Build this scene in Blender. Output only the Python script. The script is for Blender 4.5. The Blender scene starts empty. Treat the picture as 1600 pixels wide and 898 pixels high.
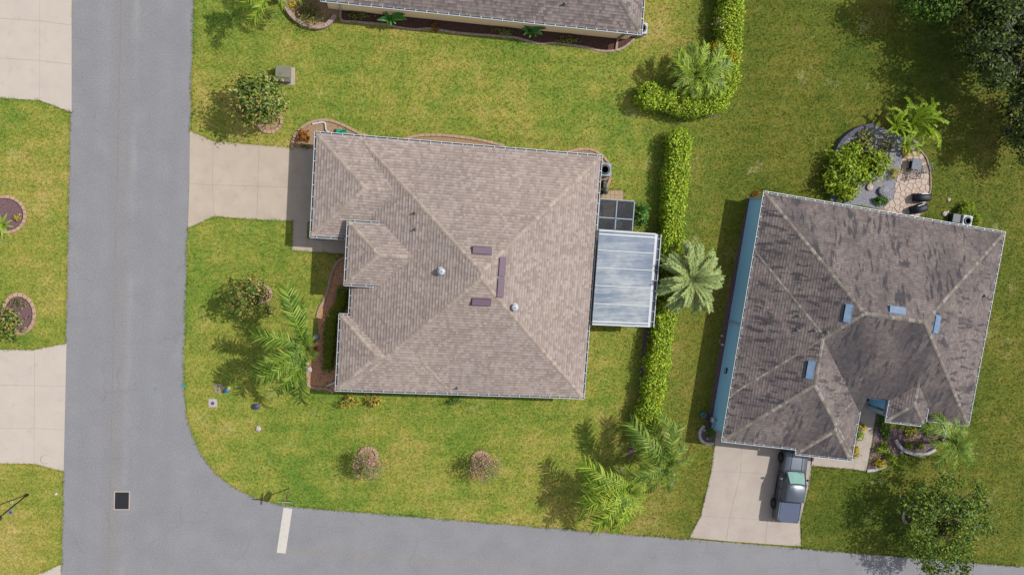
import bpy, math, random
import numpy as np
from mathutils import Vector, Matrix
from mathutils.geometry import tessellate_polygon
rng = np.random.default_rng(7); random.seed(7)
SC = bpy.context.scene
COL = SC.collection
# ------------------------------------------------------------------ camera
# drone 59 m above the ground, tilted 10.7 degrees off straight down (world: X right, Y up the picture, origin under the drone)
H = 59.0; F = 1300.0; CX, CY = 800.0, 449.0; NAD = (585.0, 330.0)
_d = np.array([(NAD[0]-CX)/F, (NAD[1]-CY)/F, 1.0]); _d /= np.linalg.norm(_d)
_Z = -_d; _X = np.array([1., 0, 0]) - _Z*_Z[0]; _X /= np.linalg.norm(_X); _Y = np.cross(_Z, _X)
RW = np.stack([_X, _Y, _Z])
cam = bpy.data.cameras.new('camera'); camo = bpy.data.objects.new('camera', cam); COL.objects.link(camo)
cam.sensor_width = 36.0; cam.lens = 36.0*F/1600.0; cam.clip_end = 2000.0; cam.clip_start = 0.5
_r, _u, _b = RW @ np.array([1, 0, 0]), -(RW @ np.array([0, 1, 0])), -(RW @ np.array([0, 0, 1]))
camo.matrix_world = Matrix(((_r[0], _u[0], _b[0], 0), (_r[1], _u[1], _b[1], 0), (_r[2], _u[2], _b[2], H), (0, 0, 0, 1)))
SC.camera = camo
SC.render.resolution_x = 1024; SC.render.resolution_y = 574
def P(px, py, h=0.0):
    """survey point: picture position of a point whose height above the ground is h -> world x, y"""
    r = RW @ np.array([(px-CX)/F, (py-CY)/F, 1.0]); t = (H-h)/(-r[2])
    return (float(r[0]*t), float(r[1]*t))
# ------------------------------------------------------------------ light
SUN_AZ, SUN_EL = math.radians(19.0), math.radians(51.5)
world = bpy.data.worlds.new('World'); SC.world = world; world.use_nodes = True
wn = world.node_tree; bg = wn.nodes['Background']
sky = wn.nodes.new('ShaderNodeTexSky'); sky.sky_type = 'NISHITA'; sky.sun_disc = False
sky.sun_elevation = SUN_EL; sky.sun_rotation = math.pi/2 - SUN_AZ
sky.air_density = 1.0; sky.dust_density = 3.0; sky.ozone_density = 1.0
veil = wn.nodes.new('ShaderNodeMix'); veil.data_type = 'RGBA'; veil.inputs[0].default_value = 0.40     # thin bright cloud veil over the whole sky
wn.links.new(sky.outputs[0], veil.inputs[6]); veil.inputs[7].default_value = (9.0, 9.2, 9.8, 1)
wn.links.new(veil.outputs[2], bg.inputs[0]); bg.inputs[1].default_value = 0.085
sl = bpy.data.lights.new('sun', 'SUN'); sl.energy = 3.6; sl.angle = math.radians(0.6); sl.color = (1.0, 0.965, 0.905)
slo = bpy.data.objects.new('sun', sl); COL.objects.link(slo)
sdir = Vector((math.cos(SUN_EL)*math.cos(SUN_AZ), math.cos(SUN_EL)*math.sin(SUN_AZ), math.sin(SUN_EL)))
slo.rotation_euler = sdir.to_track_quat('Z', 'Y').to_euler(); slo.location = (0, 0, 80)
SC.view_settings.view_transform = 'Standard'; SC.view_settings.look = 'None'
SC.view_settings.exposure = 0.86; SC.view_settings.gamma = 1.0; SC.view_settings.use_curve_mapping = False
SC.cycles.max_bounces = 6; SC.cycles.transparent_max_bounces = 8
SC.cycles.use_denoising = True
# ------------------------------------------------------------------ materials
def lin(c):
    c = c/255.0
    return c/12.92 if c <= 0.04045 else ((c+0.055)/1.055)**2.4
def A(r, g, b, k=0.5):                 # photo colour -> base colour
    k *= .72
    return (lin(r)*k, lin(g)*k, lin(b)*k, 1.0)
def V(r, g, b, k=0.5):                 # the same for plants
    k *= 1.35
    return (lin(r)*k, lin(g)*k, lin(b)*k, 1.0)
MATS = {}
class NT:
    def __init__(s, name):
        s.m = bpy.data.materials.new(name); s.m.use_nodes = True; s.t = s.m.node_tree
        s.b = s.t.nodes['Principled BSDF']; s.out = s.t.nodes['Material Output']
        MATS[name] = s.m
    def n(s, typ, **kw):
        nd = s.t.nodes.new(typ)
        for k, v in kw.items(): setattr(nd, k, v)
        return nd
    def l(s, a, b): s.t.links.new(a, b)
    def pos(s):
        if not hasattr(s, '_p'): s._p = s.n('ShaderNodeNewGeometry')
        return s._p.outputs['Position']
    def island(s):
        s.pos(); return s._p.outputs['Random Per Island']
    def noise(s, scale, detail=4, rough=0.6, vec=None, stretch=None):
        v = vec or s.pos()
        if stretch:
            mp = s.n('ShaderNodeMapping'); mp.inputs['Scale'].default_value = stretch; s.l(v, mp.inputs[0]); v = mp.outputs[0]
        nd = s.n('ShaderNodeTexNoise'); nd.inputs['Scale'].default_value = scale
        nd.inputs['Detail'].default_value = detail; nd.inputs['Roughness'].default_value = rough
        s.l(v, nd.inputs['Vector']); return nd.outputs[0]
    def ramp(s, fac, stops):
        r = s.n('ShaderNodeValToRGB'); e = r.color_ramp.elements
        while len(e) > 1: e.remove(e[-1])
        e[0].position = stops[0][0]; e[0].color = stops[0][1]
        for p, c in stops[1:]:
            x = e.new(p); x.color = c
        s.l(fac, r.inputs[0]); return r.outputs[0]
    def gray(s, fac, a, b):
        return s.ramp(fac, [(a, (0, 0, 0, 1)), (b, (1, 1, 1, 1))])
    def mix(s, fac, a, b, mode='MIX'):
        m = s.n('ShaderNodeMix', data_type='RGBA', blend_type=mode)
        for inp, v in ((m.inputs[0], fac), (m.inputs[6], a), (m.inputs[7], b)):
            if isinstance(v, (int, float)): inp.default_value = v
            elif isinstance(v, tuple): inp.default_value = v
            else: s.l(v, inp)
        return m.outputs[2]
    def math(s, op, a, b=0.0, c=None):
        m = s.n('ShaderNodeMath', operation=op)
        for i, v in enumerate((a, b, c)):
            if v is None: continue
            if isinstance(v, (int, float)): m.inputs[i].default_value = v
            else: s.l(v, m.inputs[i])
        return m.outputs[0]
    def col(s, c):
        if isinstance(c, tuple): s.b.inputs['Base Color'].default_value = c
        else: s.l(c, s.b.inputs['Base Color'])
    def bump(s, h, strength=0.5, dist=0.02):
        b = s.n('ShaderNodeBump'); b.inputs['Strength'].default_value = strength; b.inputs['Distance'].default_value = dist
        s.l(h, b.inputs['Height']); s.l(b.outputs[0], s.b.inputs['Normal'])
    def rough(s, v, spec=None, metal=None):
        s.b.inputs['Roughness'].default_value = v
        if spec is not None: s.b.inputs['Specular IOR Level'].default_value = spec
        if metal is not None: s.b.inputs['Metallic'].default_value = metal
def plain(name, c, rough=0.6, spec=0.3, metal=0.0, var=0.12, scale=6.0, isl=0.0):
    t = NT(name)
    dark = tuple(x*(1-var) for x in c[:3])+(1,); lite = tuple(min(1, x*(1+var)) for x in c[:3])+(1,)
    k = t.ramp(t.noise(scale, 5), [(0.3, dark), (0.7, lite)])
    if isl: k = t.mix(1.0, k, t.ramp(t.island(), [(0, (1-isl,)*3+(1,)), (1, (1+isl,)*3+(1,))]), 'MULTIPLY')
    t.col(k); t.rough(rough, spec, metal); return t.m
def leafmat(name, cols, rough=0.55, trans=0.3, spec=0.2):
    t = NT(name); n = len(cols)
    k = t.ramp(t.island(), [((i+0.5)/n, c) for i, c in enumerate(cols)])
    k = t.mix(t.gray(t.noise(0.9, 2), 0.3, 0.7), t.mix(1.0, k, (0.78, 0.8, 0.75, 1), 'MULTIPLY'), k)
    t.col(k); t.rough(rough, spec)
    tr = t.n('ShaderNodeBsdfTranslucent'); t.l(k, tr.inputs[0])
    ms = t.n('ShaderNodeMixShader'); ms.inputs[0].default_value = trans
    t.l(t.b.outputs[0], ms.inputs[1]); t.l(tr.outputs[0], ms.inputs[2]); t.l(ms.outputs[0], t.out.inputs[0])
    return t.m

def lawn_material():
    t = NT('lawn')
    sep = t.n('ShaderNodeSeparateXYZ'); t.l(t.pos(), sep.inputs[0]); x, y = sep.outputs[0], sep.outputs[1]
    big = t.noise(0.11, 3, 0.6); mid = t.noise(0.75, 4, 0.65); fine = t.noise(3.2, 5, 0.8); grain = t.noise(6.5, 5, 0.85)
    # sunny front lots: yellow-green St Augustine with dry patches
    f = t.math('ADD', t.math('MULTIPLY', big, 0.44), t.math('ADD', t.math('MULTIPLY', mid, 0.30), t.math('MULTIPLY', fine, 0.26)))
    lot_a = t.ramp(f, [(0.37, V(92, 126, 42, .5)), (0.44, V(114, 137, 50, .5)), (0.51, V(138, 147, 60, .5)), (0.57, V(158, 153, 74, .5)), (0.66, V(186, 170, 110, .5))])
    # rear lot: darker, greener lawn tone with soft cloud shade painted in
    lot_shaded = t.ramp(f, [(0.36, V(64, 90, 20, .44)), (0.46, V(92, 109, 30, .44)), (0.55, V(114, 120, 40, .44)), (0.64, V(140, 130, 66, .44))])
    # the property line runs along the hedge; cloud-shaded tone blends in east of it
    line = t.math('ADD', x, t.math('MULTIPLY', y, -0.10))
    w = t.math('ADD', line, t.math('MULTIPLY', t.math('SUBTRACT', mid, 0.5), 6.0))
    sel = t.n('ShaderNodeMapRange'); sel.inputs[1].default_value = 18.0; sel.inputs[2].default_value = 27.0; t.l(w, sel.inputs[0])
    k = t.mix(sel.outputs[0], lot_a, lot_shaded)
    k = t.mix(1.0, k, (0.98, 0.935, 0.95, 1), 'MULTIPLY')
    # faint mower stripes
    wv = t.n('ShaderNodeTexWave'); wv.inputs['Scale'].default_value = 0.28; wv.bands_direction = 'Y'; wv.inputs['Distortion'].default_value = 1.2
    t.l(t.pos(), wv.inputs[0])
    k = t.mix(t.math('MULTIPLY', wv.outputs[1], 0.8), k, t.mix(1.0, k, (0.84, 0.92, 0.8, 1), 'MULTIPLY'))
    k = t.mix(t.gray(grain, 0.38, 0.62), t.mix(1.0, k, (0.60, 0.67, 0.54, 1), 'MULTIPLY'), t.mix(1.0, k, (1.30, 1.24, 1.32, 1), 'MULTIPLY'))
    k = t.mix(1.0, k, (0.94, 0.91, 0.95, 1), 'MULTIPLY')
    worn = t.math('MULTIPLY', t.gray(t.noise(0.45, 5, .7), 0.60, 0.72), t.gray(fine, 0.36, 0.6))
    k = t.mix(t.math('MULTIPLY', worn, 0.55), k, V(196, 180, 134, .5))
    weed = t.math('MULTIPLY', t.gray(t.noise(0.9, 4, .7), 0.62, 0.70), 0.5)
    k = t.mix(weed, k, V(86, 120, 40, .5))
    t.col(k); t.rough(0.85, 0.15); t.bump(t.math('ADD', grain, fine), 0.9, 0.08)
    return t.m
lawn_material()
def asphalt_material():
    t = NT('asphalt')
    sep = t.n('ShaderNodeSeparateXYZ'); t.l(t.pos(), sep.inputs[0]); x, y = sep.outputs[0], sep.outputs[1]
    patch = t.noise(0.5, 4, 0.6); grain = t.noise(9, 5, 0.9); mid = t.noise(4.0, 4, 0.7)
    k = t.ramp(patch, [(0.3, A(152, 152, 157, .5)), (0.7, A(163, 163, 167, .5))])
    # worn drainage line down the middle of the street
    d = t.math('SUBTRACT', t.math('ADD', x, 15.45), t.math('MULTIPLY', t.math('SUBTRACT', y, 8.0), 0.0625))
    dn = t.math('ADD', d, t.math('MULTIPLY', t.math('SUBTRACT', t.noise(0.35, 3), 0.5), 0.5))
    band = t.math('ABSOLUTE', dn)
    lo = t.noise(0.12, 2)
    pale = t.math('MULTIPLY', t.ramp(band, [(0.02, (1, 1, 1, 1)), (0.34, (0, 0, 0, 1))]), t.gray(lo, 0.46, 0.62))
    k = t.mix(t.math('MULTIPLY', pale, 0.42), k, A(190, 190, 188, .5))
    d2 = t.math('ABSOLUTE', t.math('ADD', dn, 0.75))
    k = t.mix(t.math('MULTIPLY', t.ramp(d2, [(0.1, (1, 1, 1, 1)), (0.9, (0, 0, 0, 1))]), 0.35), k, A(158, 150, 146, .5))
    # side street: brown wash line along its middle
    e = t.math('ADD', t.math('ADD', y, 24.05), t.math('MULTIPLY', t.math('ADD', x, 6.0), 0.14))
    en = t.math('ADD', e, t.math('MULTIPLY', t.math('SUBTRACT', t.noise(0.4, 3), 0.5), 0.6))
    eb = t.math('MULTIPLY', t.ramp(t.math('ABSOLUTE', en), [(0.05, (1, 1, 1, 1)), (0.35, (0, 0, 0, 1))]), t.gray(x, 0.0, 1.0))
    sideonly = t.n('ShaderNodeMapRange'); sideonly.inputs[1].default_value = -12; sideonly.inputs[2].default_value = -8; t.l(x, sideonly.inputs[0])
    eb = t.math('MULTIPLY', t.ramp(t.math('ABSOLUTE', en), [(0.03, (1, 1, 1, 1)), (0.32, (0, 0, 0, 1))]), sideonly.outputs[0])
    k = t.mix(t.math('MULTIPLY', eb, 0.24), k, A(170, 156, 140, .5))
    k = t.mix(t.gray(grain, 0.3, 0.7), t.mix(1.0, k, (0.74, 0.74, 0.74, 1), 'MULTIPLY'), t.mix(1.0, k, (1.22, 1.22, 1.22, 1), 'MULTIPLY'))
    k = t.mix(t.math('MULTIPLY', t.gray(mid, 0.55, 0.8), 0.18), k, A(140, 138, 140, .5))
    # wheel tracks, hairline cracks, paving seam, oil drips
    for c0 in (-2.6, -1.1, 1.2, 2.7):
        tr_ = t.ramp(t.math('ABSOLUTE', t.math('ADD', dn, c0)), [(0.15, (1, 1, 1, 1)), (0.5, (0, 0, 0, 1))])
        k = t.mix(t.math('MULTIPLY', t.math('MULTIPLY', tr_, t.gray(patch, 0.35, 0.65)), 0.16), k, A(134, 132, 136, .5))
    vo = t.n('ShaderNodeTexVoronoi', feature='DISTANCE_TO_EDGE'); vo.inputs['Scale'].default_value = 0.22
    wp = t.n('ShaderNodeTexNoise'); wp.inputs['Scale'].default_value = 1.3; t.l(t.pos(), wp.inputs['Vector']); t.l(t.mix(0.35, t.pos(), wp.outputs[1], 'ADD'), vo.inputs['Vector'])
    ck = t.math('MULTIPLY', t.ramp(vo.outputs[0], [(0.002, (1, 1, 1, 1)), (0.010, (0, 0, 0, 1))]), t.gray(t.noise(0.3, 2), 0.48, 0.62))
    k = t.mix(t.math('MULTIPLY', ck, 0.2), k, A(110, 108, 110, .5))
    seam = t.math('MULTIPLY', t.ramp(t.math('ABSOLUTE', t.math('ADD', d, 0.95)), [(0.02, (1, 1, 1, 1)), (0.05, (0, 0, 0, 1))]), t.gray(t.noise(0.5, 2), 0.40, 0.6))
    k = t.mix(t.math('MULTIPLY', seam, 0.22), k, A(120, 116, 114, .5))
    sp = t.n('ShaderNodeTexVoronoi'); sp.inputs['Scale'].default_value = 0.16; t.l(t.pos(), sp.inputs['Vector'])
    k = t.mix(t.math('MULTIPLY', t.ramp(sp.outputs[0], [(0.022, (1, 1, 1, 1)), (0.04, (0, 0, 0, 1))]), 0.45), k, A(104, 104, 108, .5))
    k = t.mix(t.math('MULTIPLY', t.gray(t.noise(0.22, 5, .7), 0.55, 0.7), 0.3), k, A(170, 166, 160, .5))
    t.col(k); t.rough(0.85, 0.25); t.bump(grain, 0.35, 0.01); return t.m
asphalt_material()
def concrete_material(name, c1, c2):
    t = NT(name); a = t.noise(0.7, 4, 0.6); g = t.noise(18, 5, 0.75)
    k = t.ramp(a, [(0.3, c1), (0.7, c2)])
    k = t.mix(t.math('MULTIPLY', t.gray(g, 0.35, 0.7), 0.35), k, t.mix(1.0, k, (0.82, 0.8, 0.78, 1), 'MULTIPLY'))
    k = t.mix(1.0, k, t.ramp(t.island(), [(0, (0.95, 0.95, 0.95, 1)), (1, (1.04, 1.03, 1.02, 1))]), 'MULTIPLY')
    st = t.noise(1.6, 5, 0.7)
    k = t.mix(t.math('MULTIPLY', t.gray(st, 0.54, 0.74), 0.42), k, t.mix(1.0, k, (0.72, 0.7, 0.68, 1), 'MULTIPLY'))
    t.col(k); t.rough(0.8, 0.25); t.bump(g, 0.25, 0.008); return t.m
concrete_material('concrete', A(206, 190, 172, .5), A(220, 205, 186, .5))
concrete_material('concrete_pale', A(219, 207, 196, .5), A(227, 215, 203, .5))
concrete_material('concrete_old', A(196, 182, 172, .52), A(208, 196, 184, .52))
def shingle_material(name, cols, streak, stain_col, grain_amt=0.3, course=.19, band=.80):
    t = NT(name); n = len(cols)
    k = t.ramp(t.island(), [((i+0.5)/n, c) for i, c in enumerate(cols)])
    g = t.noise(14, 4, 0.8); big = t.noise(0.25, 3, 0.6)
    k = t.mix(1.0, k, t.ramp(big, [(0.3, (0.92, 0.92, 0.93, 1)), (0.7, (1.08, 1.07, 1.05, 1))]), 'MULTIPLY')
    k = t.mix(t.gray(g, 0.3, 0.7), t.mix(1.0, k, (1-grain_amt,)*3+(1,), 'MULTIPLY'), t.mix(1.0, k, (1+grain_amt*.6,)*3+(1,), 'MULTIPLY'))
    uv = t.n('ShaderNodeUVMap'); sv = t.n('ShaderNodeSeparateXYZ'); t.l(uv.outputs[0], sv.inputs[0])
    fr_ = t.math('FRACT', t.math('DIVIDE', sv.outputs[1], course))
    k = t.mix(t.ramp(fr_, [(.50, (0, 0, 0, 1)), (.68, (1, 1, 1, 1))]), k, t.mix(1.0, k, (band, band, band, 1), 'MULTIPLY'))  # lap shadow line painted into the upper part of each course
    if streak:
        warp = t.n('ShaderNodeTexNoise'); warp.inputs['Scale'].default_value = 0.9; t.l(uv.outputs[0], warp.inputs['Vector'])
        wv_ = t.mix(0.22, uv.outputs[0], warp.outputs[1], 'ADD')
        s1 = t.noise(0.33, 4, 0.62, uv.outputs[0], (1.0, 0.45, 1.0)); s2 = t.noise(3.6, 2, 0.5, wv_, (1.0, 0.26, 1.0)); s4 = t.noise(0.55, 3, 0.6, uv.outputs[0])
        broad = t.gray(s1, 0.42, 0.60); rip = t.math('MULTIPLY', t.gray(s2, 0.53, 0.60), t.gray(s4, 0.40, 0.52))
        su = t.n('ShaderNodeSeparateXYZ'); t.l(uv.outputs[0], su.inputs[0]); u_ = su.outputs[0]
        algae = t.math('MULTIPLY', t.ramp(t.math('MULTIPLY', u_, .01), [(.78, (0, 0, 0, 1)), (.82, (1, 1, 1, 1)), (.91, (1, 1, 1, 1)), (.93, (0, 0, 0, 1))]), t.gray(s1, 0.22, 0.52))   # heavy algae on one facet
        k = t.mix(t.math('MULTIPLY', algae, streak*.62), k, stain_col)
        k = t.mix(t.math('MULTIPLY', broad, streak*.42), k, stain_col)
        k = t.mix(t.math('MULTIPLY', rip, streak*.8), k, stain_col)
    t.col(k); t.rough(0.9, 0.2); t.bump(g, 0.4, 0.012); return t.m
shingle_material('shingle_tan', [A(160, 145, 137, .615), A(167, 152, 144, .615), A(172, 157, 149, .615), A(177, 162, 155, .615), A(184, 170, 163, .615)], 0, None, .16)
shingle_material('shingle_grey', [A(126, 114, 112, .63), A(134, 122, 119, .63), A(140, 129, 125, .63), A(147, 136, 131, .63)], 0.95, A(62, 60, 67, .58))
shingle_material('shingle_brown', [A(128, 116, 112, 0.60), A(146, 134, 130, 0.60), A(158, 146, 140, 0.60), A(168, 155, 150, 0.60)], 0.45, A(98, 90, 92, 0.60))
def sh_cap(name, cols):
    t = NT(name); n = len(cols)
    k = t.ramp(t.island(), [((i+0.5)/n, c) for i, c in enumerate(cols)]); g = t.noise(12, 4, .8)
    k = t.mix(t.gray(g, .3, .7), t.mix(1.0, k, (.8, .8, .8, 1), 'MULTIPLY'), k); t.col(k); t.rough(.9, .2)
sh_cap('cap_tan', [A(166, 150, 138, .64), A(176, 160, 147, .64), A(184, 168, 154, .64), A(194, 179, 166, .64)])
sh_cap('cap_grey', [A(128, 120, 112, .58), A(142, 133, 122, .58), A(150, 141, 130, .58), A(172, 164, 156, .58)])
plain('white_metal', A(226, 232, 236, .5), 0.4, 0.4, 0, .05)
plain('gutter_inside', A(96, 106, 116, .5), 0.7, .2, 0, .35, 3)
plain('soffit', A(205, 200, 190, .5))
plain('stucco_tan', A(238, 206, 160, 1.1), .9, .15, 0, .06, 20)
plain('stucco_blue', A(138, 186, 216, 1.15), .9, .15, 0, .05, 20)
plain('stucco_beige', A(214, 196, 170, .5), .9, .15, 0, .06, 20)
plain('vent_purple', A(118, 92, 112, .5), .5, .4, 0, .08)
plain('vent_blue', A(104, 134, 164, .6), .6, .3, 0, .25, 3)
plain('dark_hole', A(40, 46, 54, .5), .8)
plain('pipe_white', A(214, 224, 228, .5), .5)
plain('pipe_grey', A(130, 128, 130, .5), .5)
plain('mulch_brown', A(172, 144, 114, .6), .95, .1, 0, .4, 14)
plain('mulch_red', A(178, 132, 102, .85), .95, .1, 0, .35, 14)
plain('mulch_purple', A(128, 102, 106, .55), .95, .1, 0, .45, 14)
plain('gravel_grey', A(158, 158, 168, .5), .9, .2, 0, .45, 12)
plain('soil_dark', A(100, 76, 66, .5), .95, .1, 0, .4, 10)
plain('chips_brown', A(174, 142, 112, .55), .9, .1, 0, .2, 5, .5)
plain('chips_dark', A(118, 84, 72, .5), .9, .1, 0, .2, 5, .5)
plain('chips_purple', A(136, 114, 124, .5), .9, .1, 0, .2, 5, .5)
plain('pebbles', A(166, 166, 176, .5), .8, .2, 0, .2, 5, .45)
plain('edging_salmon', A(206, 172, 146, .5), .85, .2, 0, .14, 5, .07)
plain('edging_grey', A(188, 162, 152, .55), .85, .2, 0, .16, 5, .08)
plain('wall_slate', A(104, 104, 122, .5), .9, .15, 0, .25, 5, .15)
plain('joint', A(170, 156, 142, .46), .9)
plain('slate_top', A(116, 126, 140, .45), .6)
plain('edging_white', A(206, 202, 204, .5), .85, .2, 0, .12, 5, .1)
plain('flagstone', A(204, 184, 170, .6), .85, .2, 0, .16, 6, .14)
plain('paver_tan', A(206, 178, 142, .5), .85, .2, 0, .14, 6, .1)
plain('paver_grey', A(170, 158, 150, .5), .85, .2, 0, .1, 6, .08)
plain('bark', A(122, 108, 92, .5), .9, .15, 0, .3, 10)
plain('bark_pale', A(186, 180, 172, .5), .9, .15, 0, .2, 8)
plain('hedge_core', V(96, 96, 22, .5), .95, .1, 0, .3, 8)
plain('black_plastic', A(36, 40, 50, .5), .5, .3, 0, .15)
plain('black_cover', A(40, 44, 56, .5), .6, .3, 0, .2, 12)
plain('dark_iron', A(44, 46, 50, .5), .5, .4, .3, .1)
plain('steel', A(170, 180, 186, .5), .3, .5, .7, .08)
plain('ac_grey', A(146, 164, 180, .5), .5, .4, .2, .08)
plain('ac_white', A(214, 220, 228, .5), .5, .3, 0, .05)
plain('fan_dark', A(30, 52, 62, .5), .5, .4, 0, .1)
plain('transformer_green', A(140, 138, 116, .5), .55, .35, 0, .08, 3)
plain('paint_white', A(232, 228, 222, .5), .8, .2, 0, .06, 10)
t = NT('worn_paint'); t.col(t.mix(t.gray(t.noise(3.5, 6, .8), .56, .68), A(232, 226, 216, .5), A(176, 174, 172, .5))); t.rough(.8, .2)
plain('blue_plastic', A(24, 120, 188, .5), .4); plain('navy_plastic', A(74, 72, 126, .5), .5)
plain('yellow_plastic', A(226, 206, 120, .5), .5); plain('teal_paint', A(70, 156, 172, .5), .6)
plain('green_plastic', A(30, 172, 130, .5), .4); plain('teal_plastic', A(96, 170, 186, .5), .5)
plain('red_paint', A(170, 40, 36, .5), .4); plain('sign_green', A(40, 120, 70, .5), .4)
plain('brass', A(214, 190, 110, .5), .4, .4, .4); plain('plum_iron', A(112, 82, 86, .5), .6)
plain('post_wood', A(196, 160, 136, .5), .7); plain('rock_white', A(214, 202, 196, .5), .85, .2, 0, .12, 6)
plain('rubber', A(38, 40, 44, .5), .85, .2, 0, .1); plain('rim_grey', A(88, 94, 100, .5), .35, .5, .6)
plain('chrome', A(214, 216, 220, .5), .2, .5, .9, .02)
plain('copper', A(222, 176, 150, .5), .4)
def special():
    t = NT('truck_paint'); t.col((0.045, 0.056, 0.075, 1)); t.rough(.42, .5, .35); t.b.inputs['Coat Weight'].default_value = 0.4; t.b.inputs['Coat Roughness'].default_value = .2
    t = NT('tonneau'); t.col(t.ramp(t.noise(30, 3), [(.3, A(64, 80, 112, .5)), (.7, A(82, 98, 132, .5))])); t.rough(.55, .4)
    t = NT('car_glass'); t.col(A(150, 200, 186, .5)); t.rough(.06, .8, .1)
    t = NT('dark_glass'); t.col((.02, .03, .03, 1)); t.rough(.06, .6)
    t = NT('window_glass'); t.col((.03, .045, .05, 1)); t.rough(.05, .6)
    t = NT('lamp_red'); t.col((.4, .02, .02, 1)); t.rough(.2, .5)
    # patio cover: coated aluminium, streaked by run-off; sky reflection painted in as white patches
    t = NT('patio_panel')
    a = t.noise(0.28, 4, .6); s = t.noise(1.3, 5, .75, None, (0.22, 3.0, 1.0)); f = t.noise(5, 4, .7, None, (.5, 2.5, 1))
    m = t.math('ADD', t.math('MULTIPLY', a, .5), t.math('ADD', t.math('MULTIPLY', s, .35), t.math('MULTIPLY', f, .15)))
    t.col(t.ramp(m, [(.41, A(84, 116, 156, .37)), (.47, A(126, 148, 176, .37)), (.52, A(160, 176, 192, .37)), (.58, A(204, 211, 217, .37))])); t.rough(.42, .4)
    # insect screen: dark mesh one can see through
    t = NT('insect_screen'); t.col(A(70, 74, 82, .5)); t.rough(.7, .2)
    tr = t.n('ShaderNodeBsdfTransparent'); ms = t.n('ShaderNodeMixShader'); ms.inputs[0].default_value = .45
    t.l(tr.outputs[0], ms.inputs[1]); t.l(t.b.outputs[0], ms.inputs[2]); t.l(ms.outputs[0], t.out.inputs[0])
special()
leafmat('leaf_hedge', [V(58, 88, 12, .8), V(92, 122, 18, .8), V(120, 146, 26, .8), V(140, 162, 38, .8), V(168, 180, 58, .8)], .6, .3, .2)
leafmat('leaf_yellow', [V(190, 170, 40, .5), V(212, 186, 48, .5), V(170, 160, 40, .5)])
leafmat('leaf_magnolia', [V(48, 76, 22, .6), V(70, 98, 30, .6), V(92, 118, 40, .6), V(116, 134, 50, .6), V(140, 148, 62, .6), V(160, 132, 74, .6)], .5, .2, .3)
leafmat('leaf_rust', [V(62, 86, 28, .58), V(84, 108, 38, .58), V(110, 128, 48, .58), V(132, 142, 60, .58), V(158, 116, 70, .58)], .5, .2, .3)
leafmat('leaf_myrtle', [V(112, 130, 62, .5), V(150, 152, 92, .5), V(172, 158, 122, .5)])
leafmat('blossom_pink', [V(196, 120, 122, .5), V(214, 156, 150, .5), V(178, 92, 104, .5), V(206, 176, 160, .5)])
leafmat('leaf_oak', [V(40, 56, 20, .5), V(58, 76, 28, .5), V(78, 96, 36, .5), V(104, 118, 48, .5)], .55, .2, .2)
leafmat('leaf_loose', [V(50, 78, 24, .56), V(74, 102, 32, .56), V(98, 124, 40, .56), V(132, 150, 52, .56)], .55, .3, .2)
leafmat('leaf_dense', [V(52, 84, 22, .5), V(82, 120, 34, .5), V(108, 142, 46, .5)])
leafmat('leaf_lime', [V(120, 148, 26, .5), V(150, 172, 36, .5), V(178, 190, 54, .5), V(96, 130, 24, .5)])
leafmat('leaf_green', [V(50, 96, 30, .5), V(78, 126, 42, .5), V(110, 152, 66, .5)])
leafmat('leaf_dark', [V(52, 92, 18, .62), V(72, 116, 26, .62), V(96, 132, 34, .62)])
leafmat('leaf_croton', [V(160, 90, 30, .5), V(190, 120, 40, .5), V(120, 70, 26, .5), V(140, 120, 40, .5)])
leafmat('leaf_mixed', [V(140, 150, 34, .75), V(180, 160, 60, .75), V(160, 120, 90, .75), V(100, 130, 30, .75)])
leafmat('frond_queen', [V(70, 104, 22, .5), V(104, 136, 34, .5), V(138, 164, 52, .5), V(92, 124, 36, .5), V(168, 184, 84, .5)])
leafmat('frond_lime', [V(88, 122, 22, .5), V(124, 154, 34, .5), V(158, 180, 54, .5), V(180, 192, 76, .5)])
leafmat('frond_silver', [V(108, 130, 74, .62), V(136, 156, 96, .62), V(160, 176, 116, .62), V(180, 180, 108, .62)], .6, .3)
leafmat('frond_dead', [A(150, 122, 84, .6), A(172, 146, 106, .6), A(128, 102, 72, .6)])
leafmat('frond_green', [V(68, 100, 26, .5), V(98, 128, 38, .5), V(128, 152, 52, .5), V(154, 170, 74, .5)])
leafmat('frond_plume', [V(112, 146, 24, .5), V(146, 176, 34, .5), V(170, 190, 52, .5)])
leafmat('leaf_strap', [V(34, 92, 26, .5), V(54, 124, 40, .5), V(96, 156, 64, .5)], .3, .2, .5)
leafmat('leaf_agave', [V(112, 146, 40, .5), V(150, 172, 60, .5), V(92, 124, 30, .5)], .35, .2, .5)
M = MATS
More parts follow.
